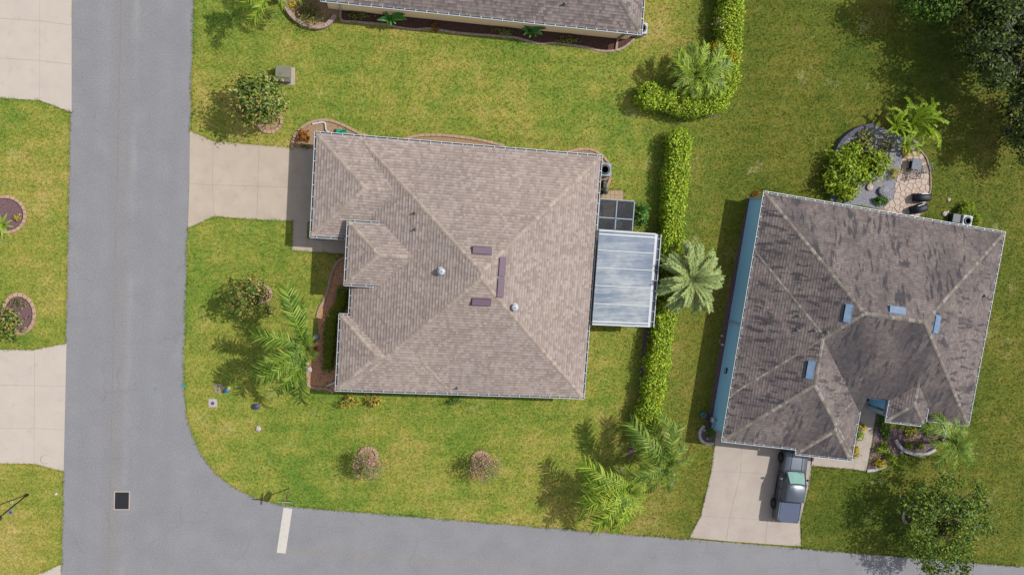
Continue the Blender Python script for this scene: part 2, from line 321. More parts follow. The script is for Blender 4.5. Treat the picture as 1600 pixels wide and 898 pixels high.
# ------------------------------------------------------------------ mesh helpers
class MB:
    def __init__(s): s.v = []; s.f = []; s.uv = None
    def add(s, vs, fs):
        o = len(s.v); s.v += [tuple(v) for v in vs]; s.f += [tuple(i+o for i in f) for f in fs]; return s
    def box(s, x0, x1, y0, y1, z0, z1, bev=0.0):
        if bev <= 0:
            return s.add([(x0, y0, z0), (x1, y0, z0), (x1, y1, z0), (x0, y1, z0), (x0, y0, z1), (x1, y0, z1), (x1, y1, z1), (x0, y1, z1)],
                         [(0, 3, 2, 1), (4, 5, 6, 7), (0, 1, 5, 4), (1, 2, 6, 5), (2, 3, 7, 6), (3, 0, 4, 7)])
        return s.prism([(x0, y0), (x1, y0), (x1, y1), (x0, y1)], z0, z1, bev)
    def prism(s, poly, z0, z1, bev=0.0):
        """extrude a polygon (convex or not) with an optional chamfered top"""
        ar = sum(poly[i][0]*poly[(i+1) % len(poly)][1]-poly[(i+1) % len(poly)][0]*poly[i][1] for i in range(len(poly)))
        if ar < 0: poly = poly[::-1]
        n = len(poly)
        if bev <= 0:
            rings = [[(x, y, z0) for x, y in poly], [(x, y, z1) for x, y in poly]]
        else:
            ins = inset(poly, bev)
            rings = [[(x, y, z0) for x, y in poly], [(x, y, z1-bev) for x, y in poly], [(x, y, z1) for x, y in ins]]
        vs = [p for r in rings for p in r]; fs = []
        for k in range(len(rings)-1):
            for i in range(n):
                j = (i+1) % n; fs.append((k*n+i, k*n+j, (k+1)*n+j, (k+1)*n+i))
        top = (len(rings)-1)*n
        if n <= 4: fs.append(tuple(top+i for i in range(n)))
        else:
            for tri in tessellate_polygon([[Vector((x, y, 0)) for x, y, _ in rings[-1]]]):
                a, b, c = tri
                pa, pb, pc = rings[-1][a], rings[-1][b], rings[-1][c]
                if (pb[0]-pa[0])*(pc[1]-pa[1])-(pb[1]-pa[1])*(pc[0]-pa[0]) < 0: a, b, c = a, c, b
                fs.append((top+a, top+b, top+c))
        return s.add(vs, fs)
    def tube(s, pts, r0, r1=None, n=8, cap=True):
        pts = [Vector(p) for p in pts]; r1 = r0 if r1 is None else r1; m = len(pts); vs = []; fs = []
        for i, p in enumerate(pts):
            d = (pts[min(i+1, m-1)]-pts[max(i-1, 0)]).normalized()
            a = d.cross(Vector((0, 0, 1)));
            if a.length < 1e-3: a = Vector((1, 0, 0))
            a.normalize(); b = a.cross(d); r = r0+(r1-r0)*i/max(1, m-1)
            vs += [p+(a*math.cos(2*math.pi*k/n)+b*math.sin(2*math.pi*k/n))*r for k in range(n)]
        for i in range(m-1):
            for k in range(n):
                fs.append((i*n+k, i*n+(k+1) % n, (i+1)*n+(k+1) % n, (i+1)*n+k))
        if cap: fs.append(tuple(range(n))[::-1]); fs.append(tuple((m-1)*n+k for k in range(n)))
        return s.add(vs, fs)
    def lathe(s, prof, cx=0, cy=0, n=16):
        vs = []; fs = []
        for r, z in prof: vs += [(cx+r*math.cos(2*math.pi*k/n), cy+r*math.sin(2*math.pi*k/n), z) for k in range(n)]
        for i in range(len(prof)-1):
            for k in range(n): fs.append((i*n+k, i*n+(k+1) % n, (i+1)*n+(k+1) % n, (i+1)*n+k))
        fs.append(tuple(range(n))[::-1]); fs.append(tuple((len(prof)-1)*n+k for k in range(n)))
        return s.add(vs, fs)
    def bar(s, p, q, w, h):
        """rectangular bar from p to q, width w sideways, height h"""
        p, q = Vector(p), Vector(q); d = (q-p).normalized(); a = d.cross(Vector((0, 0, 1)))
        if a.length < 1e-3: a = Vector((1, 0, 0))
        a.normalize(); b = a.cross(d); vs = []
        for c in (p, q):
            for sx, sz in ((-1, -1), (1, -1), (1, 1), (-1, 1)): vs.append(c+a*(sx*w/2)+b*(sz*h/2))
        return s.add(vs, [(0, 1, 2, 3), (7, 6, 5, 4), (0, 4, 5, 1), (1, 5, 6, 2), (2, 6, 7, 3), (3, 7, 4, 0)])
    def build(s, name, mat, parent=None, smooth=False, kind=None):
        me = bpy.data.meshes.new(name); me.from_pydata(s.v, [], s.f)
        if s.uv is not None:
            u = me.uv_layers.new(name='UVMap'); u.data.foreach_set('uv', np.array(s.uv, dtype=np.float32).ravel())
        return finish(name, me, mat, parent, smooth, kind)
def finish(name, me, mat, parent=None, smooth=False, kind=None):
    me.materials.append(M[mat] if isinstance(mat, str) else mat)
    if smooth: me.polygons.foreach_set('use_smooth', [True]*len(me.polygons))
    me.update(); o = bpy.data.objects.new(name, me); COL.objects.link(o)
    if parent is not None: o.parent = parent
    if kind: o['kind'] = kind
    return o
def mesh_np(name, V, Fc, mat, parent=None, smooth=False, kind=None):
    V = np.asarray(V, np.float32); Fc = np.asarray(Fc, np.int32); k = Fc.shape[1]
    me = bpy.data.meshes.new(name); me.vertices.add(len(V)); me.vertices.foreach_set('co', V.ravel())
    me.loops.add(Fc.size); me.loops.foreach_set('vertex_index', Fc.ravel())
    me.polygons.add(len(Fc)); me.polygons.foreach_set('loop_start', np.arange(0, Fc.size, k, dtype=np.int32))
    me.update(calc_edges=True)
    return finish(name, me, mat, parent, smooth, kind)
def inset(poly, d):
    n = len(poly); out = []
    for i in range(n):
        p0, p1, p2 = Vector(poly[i-1]), Vector(poly[i]), Vector(poly[(i+1) % n])
        a, b = (p1-p0).normalized(), (p2-p1).normalized(); na, nb = Vector((-a.y, a.x)), Vector((-b.y, b.x))
        k = na+nb; k = k/max(0.3, k.dot(na)) if k.length > 1e-6 else na
        out.append(tuple(p1+k*d))
    return out
def thing(name, label, cat, loc=(0, 0, 0), rz=0.0, group=None):
    o = bpy.data.objects.new(name, None); COL.objects.link(o); o.empty_display_size = .3
    o.location = loc if len(loc) == 3 else (loc[0], loc[1], 0); o.rotation_euler = (0, 0, rz)
    return tag(o, label, cat, group)
def tag(o, label, cat=None, group=None, kind=None):
    o['label'] = label
    if cat: o['category'] = cat
    if group: o['group'] = group
    if kind: o['kind'] = kind
    return o
NOGRASS = []
def world_poly(pxs): return [P(*p) for p in pxs]
def catmull(pts, n=6, closed=False):
    pts = [np.array(p, float) for p in pts]; out = []; m = len(pts)
    rngi = range(m) if closed else range(m-1)
    for i in rngi:
        p0 = pts[i-1] if (closed or i > 0) else pts[i]; p1 = pts[i]; p2 = pts[(i+1) % m]; p3 = pts[(i+2) % m] if (closed or i+2 < m) else p2
        for k in range(n):
            t = k/n; out.append(tuple(.5*((2*p1)+(-p0+p2)*t+(2*p0-5*p1+4*p2-p3)*t*t+(-p0+3*p1-3*p2+p3)*t**3)))
    if not closed: out.append(tuple(pts[-1]))
    return out
# ------------------------------------------------------------------ ground, streets, drives
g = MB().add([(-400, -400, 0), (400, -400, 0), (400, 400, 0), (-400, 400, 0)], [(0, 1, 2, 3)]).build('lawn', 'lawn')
tag(g, 'mown yellow-green lawn around the houses', kind='structure')
def ext(a, b, t): return (a[0]+(b[0]-a[0])*t, a[1]+(b[1]-a[1])*t)
Lt, Lb = P(113, 0), P(96, 898); Rt, Rm = P(303, 0), P(287, 600)
curve = [P(*p) for p in ((287, 585), (289, 625), (296, 665), (310, 700), (332, 733), (360, 757), (395, 775), (430, 786), (470, 792))]
B0, B1 = P(470, 792), P(1600, 885)
bd = Vector((B1[0]-B0[0], B1[1]-B0[1])).normalized(); bn = Vector((bd.y, -bd.x))
B2 = ext(B0, B1, 2.5); W2 = 7.4
S1 = (B2[0]+bn.x*W2, B2[1]+bn.y*W2); S0v = Vector(B0)+bn*W2
Lfar_n, Lfar_s = ext(Lb, Lt, 3.5), ext(Lt, Lb, 3.0)
Rdir = Vector((Rm[0]-Rt[0], Rm[1]-Rt[1])).normalized()
Rfar_n = tuple(Vector(Rt)-Rdir*95)
rs0 = (-14.2, S0v.y-4.5); rs1 = tuple(Vector(rs0)+Rdir*60)
road_poly = [Rfar_n, Rt]+catmull(curve, 5)+[ext(B0, B1, .5), B1, B2, S1, (S0v.x, S0v.y), (S0v.x-5, S0v.y-.6), (-13.6, S0v.y-2.2), rs0, rs1, Lfar_s, Lb, Lt, Lfar_n]
NOGRASS.append(road_poly); EDGES = [road_poly]
road = MB().prism(road_poly, -.05, .006).build('road', 'asphalt'); tag(road, 'pale grey asphalt street with side street joining at the corner', kind='structure')
def outer_edges(cells):
    '''edges of a group of slabs that border the lawn: each as a thin two-point ring'''
    out = []
    for c in cells:
        for a, b in zip(c, c[1:]+c[:1]):
            shared = any((math.dist(a, b2) < .12 and math.dist(b, a2) < .12) for c2 in cells if c2 is not c for a2, b2 in zip(c2, c2[1:]+c2[:1]))
            if not shared: out.append([a, b])
    return out
def slabs(name, label, cells, mat, z=.02, gap=.004, kind='structure', piece='slab', parent=None, thick=.06, cat=None, world=False, bev=.008):
    o = parent
    if o is None:
        cx = sum(p[0] for c in cells for p in c)/sum(len(c) for c in cells); cy = sum(p[1] for c in cells for p in c)/sum(len(c) for c in cells)
        o = thing(name, label, cat, (cx, cy)) if not world else thing(name, label, cat)
        if kind: o['kind'] = kind
    else: cx, cy = parent.location.x, parent.location.y
    o_cells = []
    for c in cells:
        ar = sum(c[i][0]*c[(i+1) % len(c)][1]-c[(i+1) % len(c)][0]*c[i][1] for i in range(len(c)))
        if ar < 0: c = c[::-1]
        NOGRASS.append(c); o_cells.append(c)
        MB().prism([(x-cx, y-cy) for x, y in c], z-thick, z-.012).build('joint_sand', 'joint', o)
        q = inset([(x-cx, y-cy) for x, y in c], gap)
        MB().prism(q, z-thick, z, bev).build(piece, mat, o)
    EDGES.extend(outer_edges(o_cells)) if kind else None
    return o
def pxcells(L): return [[P(*p) for p in c] for c in L]
slabs('driveway', 'pink-beige concrete driveway entering at the top left corner', pxcells([
    [(-80, -40), (62, -40), (62, 33), (-80, 24)], [(62, -40), (112, -40), (112, 40), (62, 33)],
    [(-80, 24), (62, 33), (62, 95), (-80, 86)], [(62, 33), (112, 40), (112, 101), (62, 95)],
    [(-80, 86), (62, 95), (62, 157), (-80, 149)], [(62, 95), (112, 101), (112, 176), (62, 157)]]), 'concrete_pale')
slabs('driveway', 'pink-beige concrete driveway on the left between two lawns', pxcells([
    [(-80, 546), (54, 546), (54, 602), (-80, 600)], [(54, 546), (104, 536), (102.5, 603), (54, 602)],
    [(-80, 600), (54, 602), (53.5, 669), (-80, 667)], [(54, 602), (102.5, 603), (101, 671), (53.5, 669)],
    [(-80, 667), (53.5, 669), (53, 724), (-80, 723)], [(53.5, 669), (101, 671), (99.5, 736), (53, 724)]]), 'concrete_pale')
slabs('driveway', 'corner of concrete driveway cut off by the bottom left edge', pxcells([
    [(52, 900), (95, 881), (94, 960), (52, 960)], [(-60, 903), (52, 900), (52, 960), (-60, 960)]]), 'concrete_pale')
slabs('driveway', 'beige concrete driveway of the tan-roofed corner house', pxcells([
    [(296.5, 204), (333, 221), (332, 289), (295.5, 287)], [(295.5, 287), (332, 289), (334, 338), (293.5, 357)],
    [(333, 221), (405, 227), (403, 291), (332, 289)], [(332, 289), (403, 291), (401, 343), (334, 338)],
    [(405, 227), (500, 234), (497, 294), (403, 291)], [(403, 291), (497, 294), (494, 347), (401, 343)]]), 'concrete')
slabs('front_walk', 'shaded concrete walk from driveway to the porch', pxcells([
    [(458, 345), (481, 346), (480, 372), (457, 371)], [(457, 371), (480, 372), (479.5, 393), (456.5, 391)],
    [(480, 372), (506, 373.5), (505, 394.5), (479.5, 393)], [(506, 373.5), (552, 376), (551, 397.5), (505, 394.5)],
    [(552, 376), (590, 378), (589, 398), (551, 397.5)]]), 'concrete')
slabs('driveway', 'concrete driveway with parked pickup truck in front of grey-roofed house', pxcells([
    [(1120, 668), (1159, 672), (1157, 737), (1111, 736)], [(1159, 672), (1215, 678), (1212, 742), (1157, 737)], [(1215, 678), (1272, 684), (1266, 748), (1212, 742)],
    [(1111, 736), (1157, 737), (1140, 808), (1095, 805)], [(1157, 737), (1212, 742), (1199, 812), (1140, 808)], [(1212, 742), (1266, 748), (1250, 815), (1199, 812)],
    [(1095, 805), (1140, 808), (1134, 844.5), (1077, 839)], [(1140, 808), (1199, 812), (1195, 849), (1134, 844.5)], [(1199, 812), (1250, 815), (1251.5, 853), (1195, 849)]]), 'concrete_old')
slabs('front_walk', 'concrete walk past planting bed to the grey-roofed porch', pxcells([
    [(1268, 700), (1336, 708), (1334, 733), (1266, 727)], [(1336, 706), (1362, 690), (1353, 736), (1334, 733)],
    [(1336, 706), (1342, 660), (1366, 662), (1362, 690)], [(1342, 660), (1349, 625), (1372, 627), (1366, 662)]]), 'concrete_old')
sb = MB().prism([P(443, 792.5), P(456.8, 794), P(446.3, 864), P(432.3, 862.5)], .006, .0125).build('stop_line', 'worn_paint'); tag(sb, 'white painted stop bar across side street lane', 'road marking')
# paint dots left by utility locators
for lab, px, r in (('small teal paint mark in the middle of the street', (242, 607), .08), ('teal paint smear at the street edge by the lawn', (286, 602), .15)):
    c = P(*px); pts = [(r*(.8+.4*random.random())*math.cos(a*.5236), r*(.8+.4*random.random())*math.sin(a*.5236)) for a in range(12)]
    o = MB().prism(pts, .006, .011).build('paint_mark', 'teal_paint'); o.location = (c[0], c[1], 0); tag(o, lab, 'paint mark')
# drain inlet
c = P(190.5, 781.5); t = thing('drain_inlet', 'dark iron storm drain grate set in the street', 'drain', c, math.radians(-3.5))
fr = MB(); w, h = .52, .66
for x0, x1, y0, y1 in ((-w, w, h-.07, h), (-w, w, -h, -h+.07), (-w, -w+.07, -h+.07, h-.07), (w-.07, w, -h+.07, h-.07)): fr.box(x0, x1, y0, y1, -.02, .022)
fr.build('frame', 'concrete_old', t); MB().box(-w+.07, w-.07, -h+.07, h-.07, -.02, .0075).build('pit', 'dark_hole', t)
gr = MB()
for k in range(13): gr.bar((-w+.10+k*.07, -h+.07, .012), (-w+.10+k*.07, h-.07, .012), .03, .012)
for k in range(4): gr.bar((-w+.07, -h+.2+k*.3, .0135), (w-.07, -h+.2+k*.3, .0135), .03, .012)
gr.build('grate', 'dark_iron', t)
# ------------------------------------------------------------------ houses
def clip(poly, h):
    a, b, c = h; out = []; n = len(poly)
    for i in range(n):
        p, q = poly[i], poly[(i+1) % n]; dp, dq = a*p[0]+b*p[1]+c, a*q[0]+b*q[1]+c
        if dp >= 0: out.append(p)
        if (dp > 0 and dq < 0) or (dp < 0 and dq > 0):
            t = dp/(dp-dq); out.append((p[0]+(q[0]-p[0])*t, p[1]+(q[1]-p[1])*t))
    return out
def area(p): return abs(sum(p[i][0]*p[(i+1) % len(p)][1]-p[(i+1) % len(p)][0]*p[i][1] for i in range(len(p))))/2 if len(p) > 2 else 0
def subtract(polys, hs):
    out = []
    for A_ in polys:
        for h in hs:
            if not A_: break
            o = clip(A_, tuple(-x for x in h))
            if area(o) > 1e-3: out.append(o)
            A_ = clip(A_, h)
            if area(A_) < 1e-3: A_ = None
    return out
def rdists(r): return [(1, 0, -r['x0']), (-1, 0, r['x1']), (0, 1, -r['y0']), (0, -1, r['y1'])]
def rheight(r, x, y):
    d = min(a*x+b*y+c for a, b, c in rdists(r)); return r['e']+r['s']*d if d >= -1e-6 else -1e9
def roof_height(rects, x, y):
    return max(rheight(r, x, y) for r in rects)
def build_roof(root, rects, matname, capname, cut=None, lift=(.018, .034), exposure=.19, tab=(.14, .30)):
    deck = MB(); sh = MB(); sh.uv = []; R = random.Random(5)
    roof = None
    pieces = []
    for ri, r in enumerate(rects):
        D = rdists(r); full = [(r['x0'], r['y0']), (r['x1'], r['y0']), (r['x1'], r['y1']), (r['x0'], r['y1'])]
        for si, d in enumerate(D):
            poly = full
            for sj, d2 in enumerate(D):
                if sj != si: poly = clip(poly, tuple(d2[i]-d[i] for i in range(3)))
            polys = [poly] if area(poly) > 1e-3 else []
            pl = (r['s']*d[0], r['s']*d[1], r['s']*d[2]+r['e'])
            for oi, o in enumerate(rects):
                if oi == ri: continue
                eps = 1e-3 if oi < ri else -1e-3
                hs = []
                for dj in rdists(o):
                    hs.append((o['s']*dj[0]-pl[0], o['s']*dj[1]-pl[1], o['s']*dj[2]+o['e']-pl[2]+eps)); hs.append(dj)
                polys = subtract(polys, hs)
            if cut: polys = subtract(polys, cut)
            for p in polys: pieces.append((p, pl, d, si))
    for p, pl, d, si in pieces:
        zf = lambda x, y: pl[0]*x+pl[1]*y+pl[2]
        deck.add([(x, y, zf(x, y)) for x, y in p], [tuple(range(len(p)))])
        # shingle courses: u along the eave, v away from it
        ux, uy = d[1], -d[0]
        q = [(x*ux+y*uy, d[0]*x+d[1]*y+d[2]) for x, y in p]
        def back(u, v):   # from (u, v) to local x, y
            x = ux*u+d[0]*(v-d[2]); y = uy*u+d[1]*(v-d[2]); return x, y
        v0, v1 = min(t[1] for t in q), max(t[1] for t in q); k = int(math.floor(v0/exposure+1e-6))
        def span(v):
            us = []
            for i in range(len(q)):
                a, b = q[i], q[(i+1) % len(q)]
                if abs(a[1]-b[1]) < 1e-9: continue
                if min(a[1], b[1]) - 1e-9 <= v <= max(a[1], b[1])+1e-9: us.append(a[0]+(b[0]-a[0])*(v-a[1])/(b[1]-a[1]))
            return (min(us), max(us)) if us else None
        while k*exposure < v1-1e-4:
            va, vb = max(v0, k*exposure), min(v1, (k+1)*exposure); sa, sbp = span(va+1e-6), span(vb-1e-6); k += 1
            if not sa or not sbp or vb-va < 1e-3: continue
            lo, hi = min(sa[0], sbp[0]), max(sa[1], sbp[1]); u = lo-R.random()*.3
            while u < hi:
                un = u+R.uniform(*tab); a0, b0 = max(u, sa[0]), min(un, sa[1]); a1, b1 = max(u, sbp[0]), min(un, sbp[1])
                if a0 > b0: a0 = b0 = min(max(u, sa[0]), sa[1])
                if a1 > b1: a1 = b1 = min(max(u, sbp[0]), sbp[1])
                if b0-a0 > .01 or b1-a1 > .01:
                    tz = R.uniform(*lift); c = [back(a0, va), back(b0, va), back(b1, vb), back(a1, vb)]; zz = [zf(*w) for w in c]
                    vs = [(c[0][0], c[0][1], zz[0]+tz), (c[1][0], c[1][1], zz[1]+tz), (c[2][0], c[2][1], zz[2]+.004), (c[3][0], c[3][1], zz[3]+.004),
                          (c[0][0], c[0][1], zz[0]-.005), (c[1][0], c[1][1], zz[1]-.005)]
                    nrm = (c[1][0]-c[0][0])*(c[2][1]-c[0][1])-(c[1][1]-c[0][1])*(c[2][0]-c[0][0])
                    fs = [(0, 1, 2, 3), (0, 4, 5, 1)]
                    if nrm < 0: fs = [f[::-1] for f in fs]
                    sh.add(vs, fs); uvq = {0: (a0, va), 1: (b0, va), 2: (b1, vb), 3: (a1, vb), 4: (a0, va), 5: (b0, va)}
                    for f in fs: sh.uv += [(uvq[i][0]+si*37.0, uvq[i][1]) for i in f]
                u = un
    roof = deck.build('roof', capname, root)
    sh.build('shingles', matname, roof, kind='stuff')
    caps = MB()
    for r in rects:
        x0, x1, y0, y1 = r['x0'], r['x1'], r['y0'], r['y1']; hw = min(x1-x0, y1-y0)/2
        if x1-x0 >= y1-y0: ra, rb = (x0+hw, (y0+y1)/2), (x1-hw, (y0+y1)/2); pr = [((x0, y0), ra), ((x0, y1), ra), ((x1, y0), rb), ((x1, y1), rb), (ra, rb)]
        else: ra, rb = ((x0+x1)/2, y0+hw), ((x0+x1)/2, y1-hw); pr = [((x0, y0), ra), ((x1, y0), ra), ((x0, y1), rb), ((x1, y1), rb), (ra, rb)]
        for a, b in pr:
            L = math.dist(a, b)
            if L < .1: continue
            n = max(1, round(L/.26)); tx, ty = (b[0]-a[0])/L, (b[1]-a[1])/L; nx, ny = -ty, tx
            for i in range(n):
                m = ext(a, b, (i+.5)/n)
                if roof_height(rects, *m) > rheight(r, *m)+.02: continue
                if cut and all(h[0]*m[0]+h[1]*m[1]+h[2] > 0 for h in cut): continue
                vs = []
                for t_, up in (((i)/n, .034), ((i+1.15)/n, .02)):
                    c = ext(a, b, min(1, t_)); cz = rheight(r, *c)
                    for sgn in (-1, 0, 1):
                        w = .125*sgn; pz = rheight(r, min(max(c[0]+nx*w, x0), x1), min(max(c[1]+ny*w, y0), y1)) if sgn else cz
                        vs.append((c[0]+nx*w, c[1]+ny*w, pz+up))
                caps.add(vs, [(0, 1, 4, 3), (1, 2, 5, 4)])
    caps.build('hip_cap', capname, roof, kind='stuff')
    return pieces
def gutters(root, segs, zdef, name='gutter', dirt=1.0):
    """clockwise eave runs (outer face); each run its own trough with lip and straps"""
    for s in segs:
        (x0, y0), (x1, y1) = s[0], s[1]; z = s[2] if len(s) > 2 else zdef
        L = math.hypot(x1-x0, y1-y0); dx, dy = (x1-x0)/L, (y1-y0)/L; nx, ny = -dy, dx
        def loc(u, v): return (x0+dx*u-nx*v, y0+dy*u-ny*v)   # v inward
        def bx(mb, u0, u1, v0, v1, z0, z1):
            q = [loc(u0, v0), loc(u1, v0), loc(u1, v1), loc(u0, v1)]; mb.prism(q, z0, z1)
        lip = MB(); bx(lip, 0, L, 0, .035, z-.12, z+.01); bx(lip, 0, L, .130, .150, z-.12, z+.004); bx(lip, 0, .03, .035, .13, z-.12, z); bx(lip, L-.03, L, .035, .13, z-.12, z)
        gt = lip.build('gutter', 'white_metal', root)
        bot = MB(); bx(bot, .03, L-.03, .035, .13, z-.12, z-.085); bot.build('trough', 'gutter_inside', gt)
        st = MB(); n = max(1, int(L/.72))
        for k in range(n):
            u = (k+.5)*L/n; bx(st, u-.022, u+.022, .02, .22, z-.002, z+.014)
        st.build('hanger_strap', 'white_metal', gt, kind='stuff')
def walls(root, outline, z1, mat, soff, z_s):
    MB().prism(outline, 0, z1).build('wall', mat, root)
    MB().prism(soff, z_s, z_s+.03).build('soffit', 'soffit', root)
def window(root, x, y, ang, w, h, z, name='window', glass='window_glass', bars=1):
    c, s = math.cos(ang), math.sin(ang)
    def T(mb):
        mb.v = [(x+c*a-s*b, y+s*a+c*b, zz) for a, b, zz in mb.v]; return mb
    f = MB()
    for a0, a1, z0, z1 in ((-w/2-.05, w/2+.05, z+h, z+h+.06), (-w/2-.05, w/2+.05, z-.06, z), (-w/2-.05, -w/2, z, z+h), (w/2, w/2+.05, z, z+h)): f.box(a0, a1, -.05, .04, z0, z1)
    for k in range(bars): f.box(-.02, .02, -.04, .03, z, z+h)
    fo = T(f).build(name, 'white_metal', root)
    T(MB().box(-w/2, w/2, -.03, .012, z, z+h)).build('pane', glass, fo)
EV = 2.45
class House:
    def __init__(s, name, label, o, ang):
        s.root = thing(name, label, 'house', (o[0], o[1], 0), math.radians(ang)); s.o = o; s.a = math.radians(ang); s.rects = []
    def w2l(s, p):
        dx, dy = p[0]-s.o[0], p[1]-s.o[1]; c, n = math.cos(s.a), math.sin(s.a); return (c*dx+n*dy, -n*dx+c*dy)
    def l2w(s, p):
        c, n = math.cos(s.a), math.sin(s.a); return (s.o[0]+c*p[0]-n*p[1], s.o[1]+n*p[0]+c*p[1])
    def on(s, px, py):
        h = EV+1
        for _ in range(8):
            l = s.w2l(P(px, py, h)); z = roof_height(s.rects, *l); h = z if z > 0 else EV
        return l[0], l[1], h
    def side(s, x, y):      # which slope: returns yaw of down-slope and slope
        e = .01; gx = roof_height(s.rects, x+e, y)-roof_height(s.rects, x-e, y); gy = roof_height(s.rects, x, y+e)-roof_height(s.rects, x, y-e)
        return math.atan2(-gy, -gx), math.hypot(gx, gy)/(2*e)
    def excl(s, outline): NOGRASS.append([s.l2w(p) for p in outline])
    def vent(s, px, py, mat, ln=1.2, w=.42, hh=.24, lean=1):
        x, y, z = s.on(px, py); yaw, sl = s.side(x, y)
        m = MB(); # box louvre: high at the back, sloping hood; x' = down slope
        zf = lambda a: -sl*a
        m.add([(-w/2, -ln/2, zf(-w/2)), (w/2, -ln/2, zf(w/2)), (w/2, ln/2, zf(w/2)), (-w/2, ln/2, zf(-w/2)),
               (-w/2, -ln/2, zf(-w/2)+hh*.45), (w/2, -ln/2, zf(w/2)+hh), (w/2, ln/2, zf(w/2)+hh), (-w/2, ln/2, zf(-w/2)+hh*.45)],
              [(0, 3, 2, 1), (4, 5, 6, 7), (0, 1, 5, 4), (1, 2, 6, 5), (2, 3, 7, 6), (3, 0, 4, 7)])
        o = m.build('roof_vent', mat, s.root); o.location = (x, y, z+.01); o.rotation_euler = (0, 0, yaw)
        f = MB().add([(-w/2-.07, -ln/2-.07, zf(-w/2-.07)+.024), (w/2+.04, -ln/2-.07, zf(w/2+.04)+.024), (w/2+.04, ln/2+.07, zf(w/2+.04)+.024), (-w/2-.07, ln/2+.07, zf(-w/2-.07)+.024)], [(0, 1, 2, 3)]).build('flashing', mat, o)
        lo = MB().box(w/2+.002, w/2+.012, -ln/2+.06, ln/2-.06, zf(w/2)+.03, zf(w/2)+hh-.03).build('louvre', 'dark_hole', o)
    def pipe(s, px, py, mat, r=.06, hh=.35):
        x, y, z = s.on(px, py); yaw, sl = s.side(x, y)
        o = MB().tube([(0, 0, -.1), (0, 0, hh)], r, n=10).build('vent_pipe', mat, s.root, True); o.location = (x, y, z)
        MB().lathe([(r+.07, .01), (r+.06, .05), (r+.005, .14)], n=10).build('boot', 'pipe_grey', o)
    def turbine(s, px, py):
        x, y, z = s.on(px, py)
        o = MB().lathe([(.13, -.15), (.13, .16), (.2, .18), (.235, .24), (.235, .30), (.2, .36), (.1, .40), (.02, .41)], n=20).build('turbine_vent', 'pipe_white', s.root, True); o.location = (x, y, z)
        MB().lathe([(.05, .4), (.05, .43), (.01, .44)], n=10).build('cap', 'pipe_grey', o)
        MB().lathe([(.3, -.02), (.28, .03), (.14, .06)], n=16).build('flashing', 'pipe_white', o)
G_ = .145  # gutter depth: roof edge sits behind it
# ---- corner house (tan roof)
h1 = House('house', 'large house with tan shingle hip roof on the corner lot, centre of the picture', P(523, 611, EV), -3.9)
S1_ = .40
def rc(x0, x1, y0, y1, e, s): return dict(x0=x0, x1=x1, y0=y0, y1=y1, e=e, s=s)
h1.rects = [rc(.62+G_, 17.4-G_, G_, 17.22-G_, EV, S1_), rc(-2.14+G_, 8.0, 10.23+G_, 17.22-G_-.004, EV-.002, .29), rc(G_, 8.0, G_+.003, 5.31-G_, EV, S1_), rc(.25+G_, 8.5, 7.23+G_, 11.62-G_, EV+.76, S1_)]
build_roof(h1.root, h1.rects, 'shingle_tan', 'cap_tan')
out1 = [(-2.14, 17.22), (17.4, 17.22), (17.4, 0), (0, 0), (0, 5.31), (.62, 5.31), (.62, 10.23), (-2.14, 10.23)]
gutters(h1.root, [(out1[i], out1[(i+1) % 8]) for i in range(8)]+[((.25, 7.23), (.25, 11.62), EV+.76), ((.25, 11.62), (2.35, 11.62), EV+.76), ((2.2, 7.23), (.25, 7.23), EV+.76)], EV)
w1 = [(-1.64, 16.72), (16.9, 16.72), (16.9, .5), (.5, .5), (.5, 4.81), (1.9, 4.81), (1.9, 10.73), (-1.64, 10.73)]
h1.excl([(-1.7, 16.8), (17, 16.8), (17, .4), (.4, .4), (.4, 5), (.7, 5), (.7, 10.6), (-1.7, 10.6)])
walls(h1.root, w1, EV-.12, 'stucco_beige', [(p[0]*.998+.01, p[1]*.998+.01) for p in [(-2.0, 17.08), (17.26, 17.08), (17.26, .14), (.14, .14), (.14, 5.17), (.76, 5.17), (.76, 10.37), (-2.0, 10.37)]], EV-.11)
MB().box(.6, 2.6, 7.5, 11.35, EV-.4, EV+.63).build('porch_gable_wall', 'stucco_beige', h1.root)
MB().box(.40, 3.0, 7.4, 11.45, EV+.635, EV+.66).build('porch_soffit', 'soffit', h1.root)
for yy in (7.7, 11.15): MB().box(.55, .95, yy-.2, yy+.2, 0, EV+.63, .02).build('porch_column', 'stucco_beige', h1.root)
gd = MB().box(-1.68, -1.62, 11.2, 16.2, 0, 2.15).build('garage_door', 'white_metal', h1.root)
for k in range(4):
    for j in range(4): MB().box(-1.70, -1.681, 11.3+j*1.23, 12.4+j*1.23, .1+k*.52, .52+k*.52, .008).build('door_panel', 'white_metal', gd)
window(h1.root, .49, 2.6, math.pi/2, 1.6, 1.3, .8); window(h1.root, 5, .49, 0, 1.5, 1.2, .9); window(h1.root, 10, .49, 0, 1.5, 1.2, .9); window(h1.root, 14, .49, 0, .9, .9, 1.2)
window(h1.root, 5, 16.73, math.pi, 1.5, 1.2, .9); window(h1.root, 11, 16.73, math.pi, 1.5, 1.2, .9); window(h1.root, 16.91, 2.8, -math.pi/2, 1.5, 1.2, .9)
fd = MB().box(1.84, 1.9, 8.9, 9.95, .05, 2.15).build('front_door', 'plum_iron', h1.root); MB().tube([(1.80, 9.05, 1.0), (1.80, 9.05, 1.15)], .02).build('handle', 'brass', fd)
for px in ((752.5, 391), (751.5, 472)): h1.vent(*px, 'vent_purple')
for px in ((784.5, 417), (782, 449.5)): h1.vent(*px, 'vent_purple')
h1.turbine(689.5, 423.5); h1.turbine(803.5, 479.5)
for px in ((648, 333), (649, 358.5), (714, 606)): h1.pipe(*px, 'pipe_grey', .05, .3)
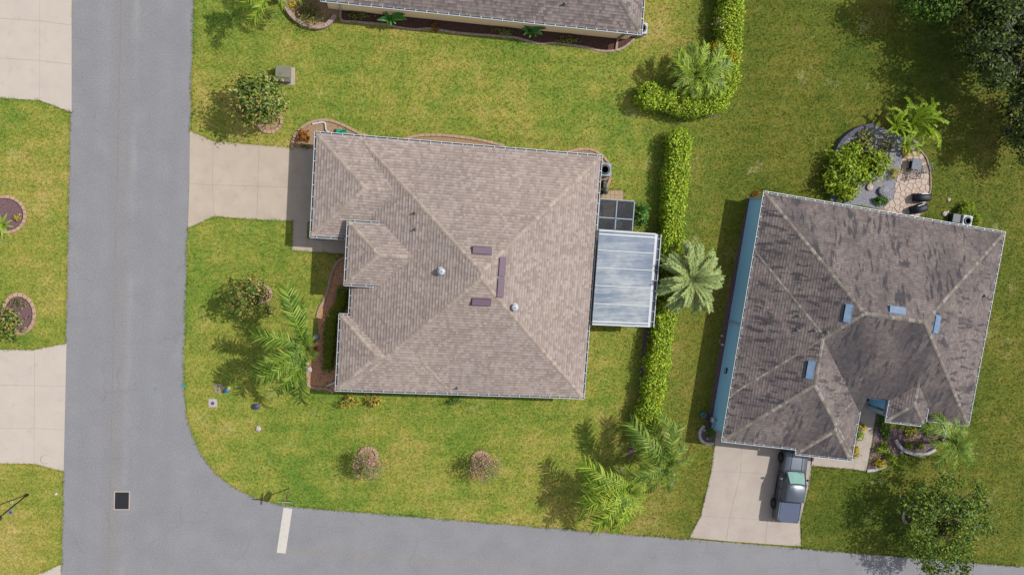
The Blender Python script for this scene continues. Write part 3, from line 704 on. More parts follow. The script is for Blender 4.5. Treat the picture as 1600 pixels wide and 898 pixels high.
def downspout(root, pts, mat='white_metal', w=.09):
    m = MB()
    for a, b in zip(pts[:-1], pts[1:]): m.bar(a, b, w, w*.8)
    return m.build('downspout', mat, root)
def L1(px, py, z): l = h1.w2l(P(px, py, z)); return (l[0], l[1], z)
downspout(h1.root, [(-.55, 17.1, EV-.1), (-.5, 16.78, 2.0), (-.5, 16.78, .25), L1(509.5, 203, .14), L1(508, 191.5, .10), L1(503, 191, .09), L1(488, 194, .08)])
downspout(h1.root, [(-.02, -.02, EV-.1), (.42, .42, 2.0), (.42, .42, .2), L1(511, 602.5, .12)])
downspout(h1.root, [(-2.05, 10.3, EV-.1), (-1.72, 10.65, 2.0), (-1.72, 10.65, .1)])
# ---- rear house (grey roof, blue walls)
h2 = House('house', 'grey shingle house with blue walls and streaked hip roof, right side', P(1126.5, 690, EV), -8.7)
S2_ = .41
h2.rects = [rc(G_, 20-G_, 3.34+G_, 18.55-G_, EV, S2_), rc(G_+.002, 10.7-G_, G_, 14.2, EV, S2_), rc(6.0+G_, 10.68-G_, -.38+G_, 5.2, EV-.004, S2_), rc(12.5+G_, 15.92-G_, 2.98+G_, 9, EV+.5, S2_)]
cut2 = [(1, 0, -10.7), (-1, 0, 12.62), (0, -1, 4.55+G_), (0, 1, 5)]
build_roof(h2.root, h2.rects, 'shingle_grey', 'cap_grey', cut2, lift=(.006, .028), tab=(.14, .34))
o2 = [(0, 18.55), (20, 18.55), (20, 3.34), (12.5, 3.34), (12.5, 4.55), (10.7, 4.55), (10.7, -.38), (6.0, -.38), (6.0, 0), (0, 0)]
gutters(h2.root, [(o2[0], o2[1]), (o2[1], o2[2]), (o2[2], (15.9, 3.34)), ((12.6, 4.55), (10.7, 4.55)), ((10.7, 4.55), o2[6]), (o2[6], o2[7]), (o2[7], o2[8]), (o2[8], o2[9]), (o2[9], o2[0]),
                  ((15.92, 4.4), (15.92, 2.98), EV+.5), ((15.92, 2.98), (12.5, 2.98), EV+.5), ((12.5, 2.98), (12.5, 4.75), EV+.5)], EV)
w2 = [(.17, 18.1), (19.55, 18.1), (19.55, 3.8), (12.9, 3.8), (12.9, 5.6), (10.25, 5.6), (10.25, .1), (6.4, .1), (6.4, .45), (.17, .45)]
h2.excl([(.3, 18.2), (19.6, 18.2), (19.6, 3.7), (10.3, 3.7), (10.3, .1), (.3, .1)])
walls(h2.root, w2, EV-.12, 'stucco_blue', [(.14, 18.41), (19.86, 18.41), (19.86, 3.48), (12.65, 3.48), (12.65, 4.72), (10.55, 4.72), (10.55, -.24), (6.14, -.24), (6.14, .14), (.14, .14)], EV-.11)
MB().box(12.8, 15.6, 3.4, 4.6, EV-.3, EV+.38).build('porch_gable_wall', 'stucco_blue', h2.root)
MB().box(12.65, 15.78, 3.12, 5.2, EV+.385, EV+.41).build('porch_soffit', 'soffit', h2.root)
for xx in (12.95, 15.45): MB().box(xx-.15, xx+.15, 3.35, 3.65, 0, EV+.4, .02).build('porch_column', 'white_metal', h2.root)
gd = MB().box(1.1, 5.9, .40, .46, 0, 2.1).build('garage_door', 'white_metal', h2.root)
for k in range(4):
    for j in range(4): MB().box(1.2+j*1.18, 2.25+j*1.18, .38, .399, .1+k*.5, .5+k*.5).build('door_panel', 'white_metal', gd)
window(h2.root, 8.4, .09, 0, 1.4, 1.2, .9); window(h2.root, 17.8, 3.79, 0, 1.5, 1.2, .9)
for yy in (7.0, 13.0): window(h2.root, 19.56, yy, -math.pi/2, 1.4, 1.2, .9)
for xx in (3.5, 9, 15): window(h2.root, xx, 18.11, math.pi, 1.5, 1.2, .9)
fd = MB().box(11.0, 12.0, 5.54, 5.6, .05, 2.1).build('front_door', 'white_metal', h2.root); MB().tube([(11.15, 5.5, 1.0), (11.15, 5.5, 1.15)], .02).build('handle', 'brass', fd)
for px in ((1323, 489), (1401, 484), (1462.5, 506.5), (1264.5, 577)): h2.vent(*px, 'vent_blue', 1.25, .48, .2)
for px in ((1247, 493.5), (1245, 515.5), (1272, 516), (1291, 518.5), (1537, 462)): h2.pipe(*px, 'steel', .07, .3)
def L2(px, py, z): l = h2.w2l(P(px, py, z)); return (l[0], l[1], z)
a = L2(1134.5, 501, .05); downspout(h2.root, [(.05, a[1], EV-.1), (.10, a[1], EV-.45), (.10, a[1], .05)])
downspout(h2.root, [(.03, .3, EV-.1), (.10, .5, EV-.45), (.10, .5, .05)])
downspout(h2.root, [(.1, 18.45, EV-.1), (.12, 18.05, EV-.45), (.12, 18.05, .05)])
# ---- house at the top edge
h3 = House('house', 'brown shingle house with tan wall cut off by the top edge', P(500, 3, EV), -3.7)
h3.rects = [rc(G_, 21.75-G_, G_, 15-G_, EV, .42)]
build_roof(h3.root, h3.rects, 'shingle_brown', 'cap_grey', lift=(.006, .026), tab=(.14, .34))
o3 = [(0, 15), (21.75, 15), (21.75, 0), (0, 0)]
gutters(h3.root, [(o3[i], o3[(i+1) % 4]) for i in range(4)], EV)
h3.excl([(.2, 14.8), (21.5, 14.8), (21.5, .2), (.2, .2)])
walls(h3.root, [(.4, 14.6), (21.3, 14.6), (21.3, .17), (.4, .17)], EV-.12, 'stucco_tan', [(.14, 14.86), (21.6, 14.86), (21.6, .14), (.14, .14)], EV-.11)
for yy in (5, 10): window(h3.root, 21.31, yy, -math.pi/2, 1.4, 1.2, .9)
h3.pipe(882, 7, 'steel', .07, .35)
def L3(px, py, z): l = h3.w2l(P(px, py, z)); return (l[0], l[1], z)
a = L3(965, 62, .12); b = L3(962.5, 79, .08)
downspout(h3.root, [(a[0]+.6, .05, EV-.1), (a[0], .10, EV-.5), (a[0], .10, .2), a, b], 'post_wood', .14)
downspout(h3.root, [(1.2, .05, EV-.1), (1.2, .1, EV-.45), (1.2, .1, .1)])
downspout(h3.root, [(21.7, .1, EV-.1), (21.35, .25, EV-.4), (21.35, .25, .1)])
# ------------------------------------------------------------------ patio cover and screen cage of the corner house
t = thing('patio_cover', 'pale blue-grey panel patio roof with white ribs behind the tan house', 'patio cover', h1.l2w((17.42, 5.35)) + (0,), h1.a)
X1, Y1 = 4.7, 6.65; zA, zB = 2.72, 2.42
zz = lambda x: zA+(zB-zA)*x/X1
ys = [.05, .27, 1.53, 2.80, 4.06, 5.28, 6.40, Y1]
for a, b in zip(ys[:-1], ys[1:]):
    MB().add([(.05, a+.03, zz(.05)), (X1-.45, a+.03, zz(X1-.45)), (X1-.45, b-.03, zz(X1-.45)), (.05, b-.03, zz(.05)),
              (.05, a+.03, zz(.05)-.07), (X1-.45, a+.03, zz(X1-.45)-.07), (X1-.45, b-.03, zz(X1-.45)-.07), (.05, b-.03, zz(.05)-.07)],
             [(0, 1, 2, 3), (7, 6, 5, 4), (0, 4, 5, 1), (1, 5, 6, 2), (2, 6, 7, 3), (3, 7, 4, 0)]).build('roof_panel', 'patio_panel', t)
for k, a in enumerate(ys):
    MB().bar((.05, a, zz(.05)-.01), (X1-.45, a, zz(X1-.45)-.01), .08 if k in (0, 1, 6, 7) else .05, .10).build('rib', 'white_metal', t)
MB().bar((X1-.40, 0, zB-.02), (X1-.40, Y1, zB-.02), .16, .12).build('fascia_beam', 'white_metal', t)
g2 = MB().bar((X1-.02, 0, zB-.05), (X1-.02, Y1, zB-.05), .045, .14).bar((X1-.30, 0, zB-.05), (X1-.30, Y1, zB-.05), .03, .12).build('gutter', 'white_metal', t)
MB().bar((X1-.16, .02, zB-.11), (X1-.16, Y1-.02, zB-.11), .25, .03).build('trough', 'gutter_inside', g2)
m = MB()
for k in range(9): m.bar((X1-.31, .4+k*.74, zB+.02), (X1-.01, .4+k*.74, zB+.02), .03, .012)
m.build('hanger_strap', 'white_metal', g2, kind='stuff')
for yy in (.2, 2.3, 4.4, Y1-.2): MB().bar((X1-.5, yy, 0), (X1-.5, yy, zB-.08), .08, .08).build('post', 'white_metal', t)
for a, b in ((.2, 2.3), (2.3, 4.4), (4.4, Y1-.2)): MB().box(X1-.51, X1-.50, a+.05, b-.05, .05, zB-.1).build('screen_panel', 'insect_screen', t)
MB().box(.1, X1-.55, .19, .2, .05, zB).build('screen_panel', 'insect_screen', t)
MB().box(0, X1-.4, .1, Y1-.1, -.03, .03).build('floor_slab', 'concrete_old', t)
NOGRASS.append([h1.l2w((17.42+x, 5.35+y)) for x, y in ((-.5, 0), (X1, 0), (X1, Y1), (-.5, Y1))])
# screen cage
q = [h1.w2l(P(*p, 2.3)) for p in ((938, 311.5), (991.5, 313.5), (988, 358), (935, 356))]
cx0, cx1 = 17.45, (q[1][0]+q[2][0])/2; cy0, cy1 = 12.05, (q[0][1]+q[1][1])/2
t = thing('screen_enclosure', 'small grey mesh screened enclosure beside the patio roof', 'screen room', h1.l2w((cx0, cy0))+(0,), h1.a)
cw, ch = cx1-cx0, cy1-cy0; ZC = 2.3
NOGRASS.append([h1.l2w((cx0+x, cy0+y)) for x, y in ((-.3, 0), (cw, 0), (cw, ch), (-.3, ch))])
mx, my = cw*.50, ch*.40
for a, b in (((0, ch), (cw, ch)), ((cw, 0), (cw, ch)), ((0, 0), (cw, 0)), ((mx, 0), (mx, ch)), ((0, my), (cw, my)), ((0, 0), (0, ch))):
    MB().bar((a[0], a[1], ZC), (b[0], b[1], ZC), .07, .06).build('roof_beam', 'ac_grey', t)
for x, y in ((cw, 0), (cw, ch), (cw, my), (mx, ch), (0.04, ch)): MB().bar((x, y, 0), (x, y, ZC-.03), .06, .06).build('post', 'ac_grey', t)
for x0, x1, y0, y1 in ((0, mx, 0, my), (mx, cw, 0, my), (0, mx, my, ch), (mx, cw, my, ch)): MB().box(x0+.04, x1-.04, y0+.04, y1-.04, ZC-.004, ZC+.004).build('screen_panel', 'insect_screen', t)
MB().box(.04, cw-.04, ch-.004, ch+.004, .05, ZC-.04).build('screen_panel', 'insect_screen', t); MB().box(cw-.004, cw+.004, .04, ch-.04, .05, ZC-.04).build('screen_panel', 'insect_screen', t)
MB().box(0, cw-.02, 0, ch-.02, -.03, .025).build('floor_slab', 'paver_grey', t)
wc = h1.l2w((cx0+.55, cy0+1.55)); t = thing('patio_chair', 'dark patio chair inside the mesh enclosure', 'chair', wc+(.025,), h1.a)
MB().box(-.26, .26, -.26, .26, .40, .46, .02).build('seat', 'black_plastic', t); MB().box(-.26, -.20, -.26, .26, .46, .9, .02).build('backrest', 'black_plastic', t)
for sx in (-.22, .22):
    for sy in (-.22, .22): MB().bar((sx, sy, 0), (sx, sy, .4), .04, .04).build('leg', 'dark_iron', t)
for lab, x, y, sx, sy in (('tan doormat by the door inside the mesh enclosure', 1.05, 1.4, .35, .5), ('narrow tan mat near the outer side of the mesh enclosure', 1.55, 1.55, .17, .62)):
    wc = h1.l2w((cx0+x, cy0+y)); o = MB().box(-sx, sx, -sy, sy, .026, .045, .005).build('mat', 'paver_tan'); o.location = wc+(0,); o.rotation_euler = (0, 0, h1.a); tag(o, lab, 'mat')
wc = h1.l2w((cx0+1.9, cy0+.5)); t = thing('side_table', 'round table in the outer corner of the mesh enclosure', 'table', wc+(.025,))
MB().lathe([(.32, .58), (.34, .6), (.34, .62), (.3, .63)], n=18).build('table_top', 'ac_grey', t); MB().tube([(0, 0, 0), (0, 0, .58)], .03).build('leg', 'dark_iron', t)
wc = h1.l2w((cx0+.85, cy0+.5)); t = thing('potted_plant', 'potted plant by the house wall inside the mesh enclosure', 'potted plant', wc+(.025,))
MB().lathe([(.15, 0), (.22, .3), (.24, .32), (.2, .32), (.19, .28)], n=14).build('pot', 'black_plastic', t)
POT = t
# ------------------------------------------------------------------ planting beds, edging
def bed(name, label, pxs, mat, chip=None, dens=26, z=.009, smooth=True, size=.045):
    w = [P(*p) for p in pxs]; w = catmull(w, 4, True) if smooth else w
    NOGRASS.append(w)
    o = MB().prism(w, -.03, z).build(name, mat); tag(o, label, kind='structure')
    if chip:
        xs = [p[0] for p in w]; ys_ = [p[1] for p in w]; n = int(area(w)*dens*1.8)+8
        X = rng.uniform(min(xs), max(xs), n*2); Y = rng.uniform(min(ys_), max(ys_), n*2); k = inside(X, Y, w); X, Y = X[k][:n], Y[k][:n]
        V, Fc = [], []
        s = rng.uniform(.4, 1.3, len(X))*size; a = rng.uniform(0, 6.28, len(X)); e = rng.uniform(.4, 1, len(X))
        for i in range(len(X)):
            ca, sa = math.cos(a[i])*s[i], math.sin(a[i])*s[i]; b = len(V)
            for u, v in ((-1, -e[i]), (1, -e[i]*.8), (.9, e[i]), (-.8, e[i]*.9)): V.append((X[i]+ca*u-sa*v, Y[i]+sa*u+ca*v, z-.004))
            V.append((X[i], Y[i], z+s[i]*.8)); Fc += [(b, b+1, b+4), (b+1, b+2, b+4), (b+2, b+3, b+4), (b+3, b, b+4)]
        if V: mesh_np('chips', V, Fc, chip, o, kind='stuff')
    return o
def inside(X, Y, poly):
    r = np.zeros(len(X), bool); n = len(poly)
    for i in range(n):
        x0, y0 = poly[i]; x1, y1 = poly[(i+1) % n]
        if y0 == y1: continue
        r ^= ((y0 > Y) != (y1 > Y)) & (X < (x1-x0)*(Y-y0)/(y1-y0)+x0)
    return r
def edging(name, label, pxs, mat, w=.17, hgt=.10, seg=.4, closed=False, cat='edging', h=0):
    path = catmull([P(*p, h) for p in pxs], 8, closed); c = np.mean(path, axis=0)
    blocks = []; m = MB(); pts = [np.array(p)-c for p in path]
    if closed: pts.append(pts[0])
    d = [0.0]
    for a, b in zip(pts[:-1], pts[1:]): d.append(d[-1]+float(np.linalg.norm(b-a)))
    L = d[-1]; n = max(2, round(L/seg))
    def at(s):
        s = min(max(s, 0), L); i = int(np.searchsorted(d, s)); i = min(max(i, 1), len(pts)-1)
        t_ = (s-d[i-1])/max(1e-6, d[i]-d[i-1]); p = pts[i-1]+(pts[i]-pts[i-1])*t_; v = pts[i]-pts[i-1]; v = v/max(1e-6, np.linalg.norm(v)); return p, np.array([-v[1], v[0]])
    for k in range(n):
        vs = []; jz = random.uniform(-.01, .01)
        for u in (k*L/n+.008, (k+.5)*L/n, (k+1)*L/n-.008):
            p, nn = at(u)
            for off, z in ((-w/2, 0), (-w/2, hgt*.75), (-w/2+.03, hgt), (w/2-.03, hgt), (w/2, hgt*.75), (w/2, 0)):
                q_ = p+nn*off; vs.append((q_[0], q_[1], z+(jz if z else -.02)))
        fs = [(0, 1, 2, 3, 4, 5), (17, 16, 15, 14, 13, 12)]
        for r in range(2):
            for i in range(5): fs.append((r*6+i, r*6+6+i, r*6+7+i, r*6+1+i))
        if 'wall' in cat: blocks.append((vs, [f[::-1] for f in fs]))
        else: m.add(vs, [f[::-1] for f in fs])
    if blocks:
        o = thing(name, label, cat, (c[0], c[1], 0))
        for vs, fs in blocks: MB().add(vs, fs).build('block', mat, o)
        return o
    o = m.build(name, mat); o.location = (c[0], c[1], 0); tag(o, label, cat)
    return o
bed('mulch_bed', 'sandy mulch bed at the driveway corner of the tan-roofed house', [(459, 234), (459, 222), (463, 212), (472, 202), (484, 194), (498, 190), (512, 189), (527, 193), (546, 201), (575, 213), (575, 225), (500, 220), (492, 236)], 'mulch_brown', 'chips_brown')
edging('bed_edging', 'salmon concrete edging around bed by the driveway corner', [(457, 233), (457, 222), (461, 211), (470, 201), (482, 193), (497, 188.5), (512, 188), (527, 192), (545, 200), (560, 208), (575, 213)], 'edging_salmon', .2)
bed('mulch_bed', 'narrow bed along the upper wall of the tan-roofed house', [(630, 219), (655, 213), (690, 213), (720, 216), (750, 221), (786, 229), (700, 226)], 'mulch_brown')
edging('bed_edging', 'salmon edging bulging out above the tan roof', [(628, 219), (655, 212), (690, 211.5), (720, 214.5), (752, 219.5), (788, 228)], 'edging_salmon', .2)
bed('mulch_bed', 'bed around air conditioner at back corner of the tan-roofed house', [(880, 239), (905, 235), (925, 236), (939, 244), (948, 256), (951, 270), (949, 285), (940, 295), (930, 290), (930, 245)], 'mulch_brown', 'chips_brown')
edging('bed_edging', 'salmon edging curving around the air conditioner corner', [(878, 239.5), (905, 233.5), (925, 234.5), (940, 243), (950, 255), (953, 270), (951, 285), (944, 294)], 'edging_salmon', .2)
bed('mulch_bed', 'red-brown mulch bed in front of the tan-roofed porch', [(548, 400), (537, 405), (528, 412), (522, 422), (517, 440), (514, 455), (507, 472), (500, 484), (497, 500), (497, 530), (490, 560), (481, 580), (482, 602), (500, 605), (520, 611), (535, 600), (535, 500), (550, 488)], 'mulch_red', 'chips_brown', 22)
edging('bed_edging', 'curved salmon edging of the front bed below the walk', [(548, 399), (537, 402.5), (527, 410), (520.5, 421), (515.5, 438), (512, 453), (506, 470), (499, 482), (496, 496)], 'edging_salmon', .2)
edging('bed_edging', 'salmon edging at lower end of the front bed', [(480, 578), (480.5, 590), (482, 602), (496, 606), (511, 607), (521, 613)], 'edging_salmon', .2)
bed('mulch_bed', 'strip of purple mulch under the lower tall hedge', [(1007, 512), (1018, 512), (1012, 560), (1004, 610), (999, 660), (991, 700), (985, 715), (980, 710), (990, 680), (995, 640), (1000, 580)], 'mulch_purple', 'chips_purple', 20)
bed('mulch_bed', 'small patch of purple mulch near two palms', [(961, 735), (970, 730), (976, 736), (968, 743), (958, 742)], 'mulch_purple', 'chips_purple', 20)
bed('mulch_bed', 'purple mulch strip under the L-shaped hedge', [(1000, 165), (1030, 172), (1070, 178), (1110, 184), (1122, 178), (1120, 140), (1110, 120), (1090, 130), (1050, 138), (1020, 150)], 'mulch_purple', 'chips_purple', 20)
bed('mulch_bed', 'dark mulch strip along the blue wall', [(1169, 308), (1176, 308), (1112, 668), (1104, 664), (1114, 606), (1131, 500), (1149, 405)], 'mulch_purple', 'chips_dark', 20, smooth=False)
# bed under the top house
bed('mulch_bed', 'dark mulch bed below the wall of the top house', [(533, 2), (533, 32), (570, 37), (605, 40), (650, 47), (680, 46), (720, 52), (770, 56), (805, 60), (836, 68), (865, 68), (920, 76), (950, 80), (975, 74), (992, 60), (990, 30), (760, 14)], 'soil_dark', 'chips_dark', 16, smooth=False)
edging('bed_edging', 'wavy pinkish edging along bed below the top house', [(533, 10), (533, 31.5), (552, 34), (570, 36), (590, 37.5), (605, 39), (625, 43.5), (650, 46.5), (668, 45), (685, 47), (710, 51), (740, 54), (770, 56), (805, 59), (820, 63), (836, 67), (850, 68.5), (866, 67.5), (885, 70), (919, 75), (935, 79), (950, 80), (962, 79), (976, 73.5), (991, 61)], 'edging_grey', .16, .08)
bed('mulch_bed', 'mulch inside curved block planter at the top edge', [(446, -30), (448, 5), (458, 24), (471, 35), (486, 41), (498, 42), (510, 38), (520, 28), (531, 24), (531, -20)], 'mulch_brown', 'chips_brown', 22)
edging('planter_wall', 'curved grey block planter wall at the top edge', [(443.5, -30), (444, 0), (448, 13), (456.5, 26), (470, 36.5), (485, 42.5), (498, 44), (510, 40.5), (519, 32), (524, 25)], 'edging_grey', .3, .38, .42, cat='planter wall')
# rings
def ring(label, cpx, r, mat, mulch, blab, w=.16, hgt=.12, seg=.3, gap=None, elong=1.0):
    c = P(*cpx); pts = [(c[0]+r*math.cos(a), c[1]+r*elong*math.sin(a)) for a in np.linspace(0, 2*math.pi, 24, endpoint=False)]
    NOGRASS.append(pts); o = MB().prism([(x, y) for x, y in pts], -.02, .012).build('mulch_bed', mulch); tag(o, blab, kind='structure')
    n = max(10, round(2*math.pi*r*(1+elong)/2/seg)); m = MB()
    for k in range(n):
        a0, a1 = 2*math.pi*k/n+.02/r*.5, 2*math.pi*(k+1)/n-.02/r*.5
        if gap and gap[0] < (k+.5)/n*360 < gap[1]: continue
        jz = random.uniform(0, .02); q = []
        for rr, a in ((r-w/2, a0), (r+w/2, a0), (r+w/2, a1), (r-w/2, a1)): q.append((rr*math.cos(a), rr*elong*math.sin(a)))
        m.prism(q, -.02, hgt+jz, .02)
    o = m.build('tree_ring', mat); o.location = (c[0], c[1], 0); tag(o, label, 'tree ring'); return c
ring('salmon edging ring under the leafy tree near front walk', (409, 459), .62, 'edging_salmon', 'mulch_brown', 'mulch in ring under the front leafy tree', .2)
ring('pinkish brick ring at foot of the left crape myrtle', (575, 712), .62, 'edging_salmon', 'mulch_brown', 'mulch around the left crape myrtle', .22, seg=.2)
ring('pinkish brick ring at foot of the right crape myrtle', (750.5, 718), .62, 'edging_salmon', 'mulch_brown', 'mulch around the right crape myrtle', .22, seg=.2)
ring('white stone ring under the loose tree at bottom right', (1424, 804), .78, 'edging_white', 'soil_dark', 'soil in the white stone ring', .2, seg=.27)
ring('pinkish oval edging around shrub bed on the left lawn', (30, 490), .95, 'edging_salmon', 'mulch_purple', 'mulch in the oval bed on the left lawn', .2, .12, .35, None, 1.35)
ring('pinkish round edging around strap-leaf plant at the left edge', (10, 335), 1.15, 'edging_salmon', 'mulch_purple', 'mulch in round bed at the left edge', .2)
ring('salmon stones circling foot of the tree by the transformer', (420, 187), .85, 'edging_salmon', 'mulch_brown', 'mulch at the foot of the tree by the transformer', .2)
# rear house front beds
bed('mulch_bed', 'purple-grey mulch bed between walk and curved planter', [(1369, 640), (1376, 668), (1440, 672), (1474, 668), (1471, 686), (1459, 700), (1440, 706), (1420, 703), (1402, 712), (1384, 728), (1356, 734), (1364, 692)], 'mulch_purple', 'pebbles', 24, smooth=False)
edging('planter_wall', 'white curved planter wall in front of the grey-roofed house', [(1397, 684.5), (1402.5, 695), (1414, 704), (1430, 708.5), (1445, 707.5), (1459, 700.5)], 'edging_white', .28, .3, .4, cat='planter wall')
edging('planter_wall', 'short white planter wall curving from the eave of grey-roofed house', [(1474, 655), (1475, 670), (1474, 678), (1470.5, 686)], 'edging_white', .28, .3, .4, cat='planter wall')
edging('bed_edging', 'short white edging beside the end of the walk', [(1354, 735), (1366, 733.5), (1377, 730), (1384, 726)], 'edging_white', .24, .12)
bed('mulch_bed', 'narrow planting strip between walk and garage wall', [(1336, 660), (1344, 625), (1350, 625), (1343, 660), (1338, 700), (1329, 714), (1326, 712)], 'mulch_brown', 'chips_brown', 20, smooth=False)
bed('mulch_bed', 'purple mulch in small planter by the garage corner', [(1095, 668), (1108, 664), (1120, 676), (1118, 690), (1106, 692), (1096, 684)], 'mulch_purple', 'chips_purple', 20)
edging('bed_edging', 'white horseshoe edging by the garage corner', [(1100, 664.5), (1094, 671), (1092.5, 680), (1096, 688), (1104, 692), (1115, 692)], 'edging_white', .24, .16)
# rear patio beds and flagstones
bed('gravel_bed', 'grey gravel bed with tall plants behind the grey-roofed house', [(1300, 250), (1306, 232), (1318, 216), (1336, 204), (1356, 197), (1380, 200), (1400, 210), (1420, 215), (1436, 225), (1420, 240), (1404, 262), (1398, 300), (1385, 326), (1340, 320), (1300, 318)], 'gravel_grey', 'pebbles', 26)
edging('retaining_wall', 'low blue-grey stone wall curving around gravel bed', [(1299, 262), (1302, 242), (1312, 222), (1326, 209), (1344, 200), (1362, 196.5)], 'wall_slate', .36, .45, .45, cat='retaining wall')
patio = [(1404, 262), (1408, 250), (1416, 241), (1428, 236), (1440, 240), (1447, 250), (1451, 265), (1452.5, 280), (1452, 296), (1448, 312), (1442, 332), (1432, 342), (1372, 330), (1380, 322), (1392, 305), (1399, 285)]
pw = [P(*p) for p in patio]
patc = np.mean(pw, axis=0); hull = [(x-patc[0], y-patc[1]) for x, y in pw]
NOGRASS.append(pw)
t = thing('patio', 'tan irregular flagstone patio behind the grey-roofed house', None, (patc[0], patc[1], 0)); t['kind'] = 'structure'
MB().prism(hull, -.04, .008).build('bedding', 'mulch_brown', t)
sd = []
xs = [p[0] for p in hull]; ys_ = [p[1] for p in hull]; R = random.Random(3)
gx = np.arange(min(xs)-.3, max(xs)+.3, .46); gy = np.arange(min(ys_)-.3, max(ys_)+.3, .42)
for i, xx in enumerate(gx):
    for yy in gy: sd.append((xx+R.uniform(-.2, .2), yy+R.uniform(-.2, .2)+(i % 2)*.25))
arh = sum(hull[i][0]*hull[(i+1) % len(hull)][1]-hull[(i+1) % len(hull)][0]*hull[i][1] for i in range(len(hull)))
hc = hull if arh > 0 else hull[::-1]
cents = np.array(sd)
for i, s in enumerate(sd):
    if not inside(np.array([s[0]]), np.array([s[1]]), hc)[0]: continue
    cell = [(s[0]-.6, s[1]-.6), (s[0]+.6, s[1]-.6), (s[0]+.6, s[1]+.6), (s[0]-.6, s[1]+.6)]
    for j in np.argsort(((cents-np.array(s))**2).sum(1))[1:14]:
        o_ = sd[j]; nx_, ny_ = s[0]-o_[0], s[1]-o_[1]; mx_, my_ = (s[0]+o_[0])/2, (s[1]+o_[1])/2; cell = clip(cell, (nx_, ny_, -(nx_*mx_+ny_*my_)))
    for k in range(len(hc)):      # keep inside the patio outline near this stone
        a, b = hc[k], hc[(k+1) % len(hc)]
        mid = ((a[0]+b[0])/2, (a[1]+b[1])/2)
        if math.dist(mid, s) < 1.1: cell = clip(cell, (-(b[1]-a[1]), b[0]-a[0], (b[1]-a[1])*a[0]-(b[0]-a[0])*a[1]))
    if area(cell) > .03: MB().prism(inset(cell, .015), -.02, .035+R.uniform(-.006, .008), .012).build('flagstone', 'flagstone', t)
edging('bed_edging', 'dark thin edging on the lawn side of flagstone patio', [(1434, 232), (1442, 240), (1448, 250), (1452, 265), (1453.5, 280), (1453, 296), (1449, 313)], 'edging_grey', .12, .1)
# paver pad behind corner house
cells = []
for i in range(5):
    for j in range(2): cells.append([P(*ext(ext((938.5+7*i, 296.5+.3*i), (938.5+7*i, 312), 0), (938, 312), 0)) if False else P(939+7*(i+dx), 296.3+7.6*(j+dy)+.25*i) for dx, dy in ((0, 0), (1, 0), (1, 1), (0, 1))])
slabs('paver_pad', 'small pad of tan pavers beside the mesh enclosure', cells, 'paver_tan', .03, .012, piece='paver')
# ------------------------------------------------------------------ plants
def leaf_quads(Pn, N, size, aspect=.5, jitter=.35, fold=.15):
    """diamond leaves at points Pn with normals N"""
    n = len(Pn); N = N/np.maximum(1e-6, np.linalg.norm(N, axis=1))[:, None]
    r = rng.normal(size=(n, 3)); T = r-N*(r*N).sum(1)[:, None]; T /= np.maximum(1e-6, np.linalg.norm(T, axis=1))[:, None]; B = np.cross(N, T)
    s = (size*(1+jitter*rng.uniform(-1, 1, n)))[:, None]
    a = Pn-T*s*.5; b = Pn+B*s*aspect*.5+N*s*fold; c = Pn+T*s*.5; d = Pn-B*s*aspect*.5+N*s*fold
    V = np.stack([a, d, c, b], 1).reshape(-1, 3); return V, np.arange(4*n).reshape(-1, 4)
def clump_points(n, rad, nc, spread, shell=.55, flat=None):
    c = rng.normal(size=(nc, 3)); c /= np.linalg.norm(c, axis=1)[:, None]; c *= (rng.uniform(shell**3, 1, nc)**(1/3))[:, None]*.86
    c[:, 2] = np.maximum(c[:, 2], -.45)
    k = rng.integers(0, nc, n); p = c[k]+rng.normal(size=(n, 3))*spread*(.6+.8*rng.random(nc)[k])[:, None]
    nr = p*.7+np.array([0, 0, .55])+rng.normal(size=(n, 3))*.55
    return p*np.array(rad), nr, c*np.array(rad)
def limb(mb, a, b, r0, r1, sag=.12, n=5):
    a, b = np.array(a, float), np.array(b, float); L = np.linalg.norm(b-a); off = rng.normal(size=3)*L*.07
    mb.tube([tuple(a+(b-a)*t+off*math.sin(math.pi*t)+np.array([0, 0, L*sag*math.sin(math.pi*t)])) for t in np.linspace(0, 1, n)], r0, r1, 6)
def tree(label, base, crown_px, hc, rad, nleaf, size, mat, nc=26, spread=.2, bark='bark', trunk_r=.11, cat='tree', name='tree', aspect=.5, extra=None, limbs=9, shell=.55, twigs=0):
    """base (world) or None = under crown; the crown centre seen at crown_px at height hc"""
    cw = P(*crown_px, hc); b = base or cw; t = thing(name, label, cat, (b[0], b[1], 0)); off = np.array([cw[0]-b[0], cw[1]-b[1], hc])
    p, nr, cl = clump_points(nleaf, rad, nc, spread, shell); V, Fc = leaf_quads(p+off, nr, size, aspect)
    mesh_np('crown', V, Fc, mat, t)
    m = MB(); fork = np.array([off[0]*.35, off[1]*.35, max(.3, hc-rad[2]*.9)])
    m.tube([(0, 0, -.05), tuple(fork*.5+np.array([.04, .03, 0])), tuple(fork)], trunk_r, trunk_r*.7, 8)
    for i in range(min(limbs, nc)): limb(m, fork, cl[i]*.9+off, trunk_r*.5, trunk_r*.12)
    for i in range(twigs):
        a = cl[i % nc]*.75+off; d = rng.normal(size=3); d[2] = abs(d[2])*.3; d /= np.linalg.norm(d); limb(m, a, a+d*rng.uniform(.6, 1.5), trunk_r*.16, trunk_r*.05, .02)
    m.build('trunk', bark, t, True)
    if extra:
        em, en, es = extra; p2, n2, _ = clump_points(en, rad, nc, spread, .8); V, Fc = leaf_quads(p2*1.04+off, n2, es, .8); mesh_np('blossom', V, Fc, em, t)
    return t
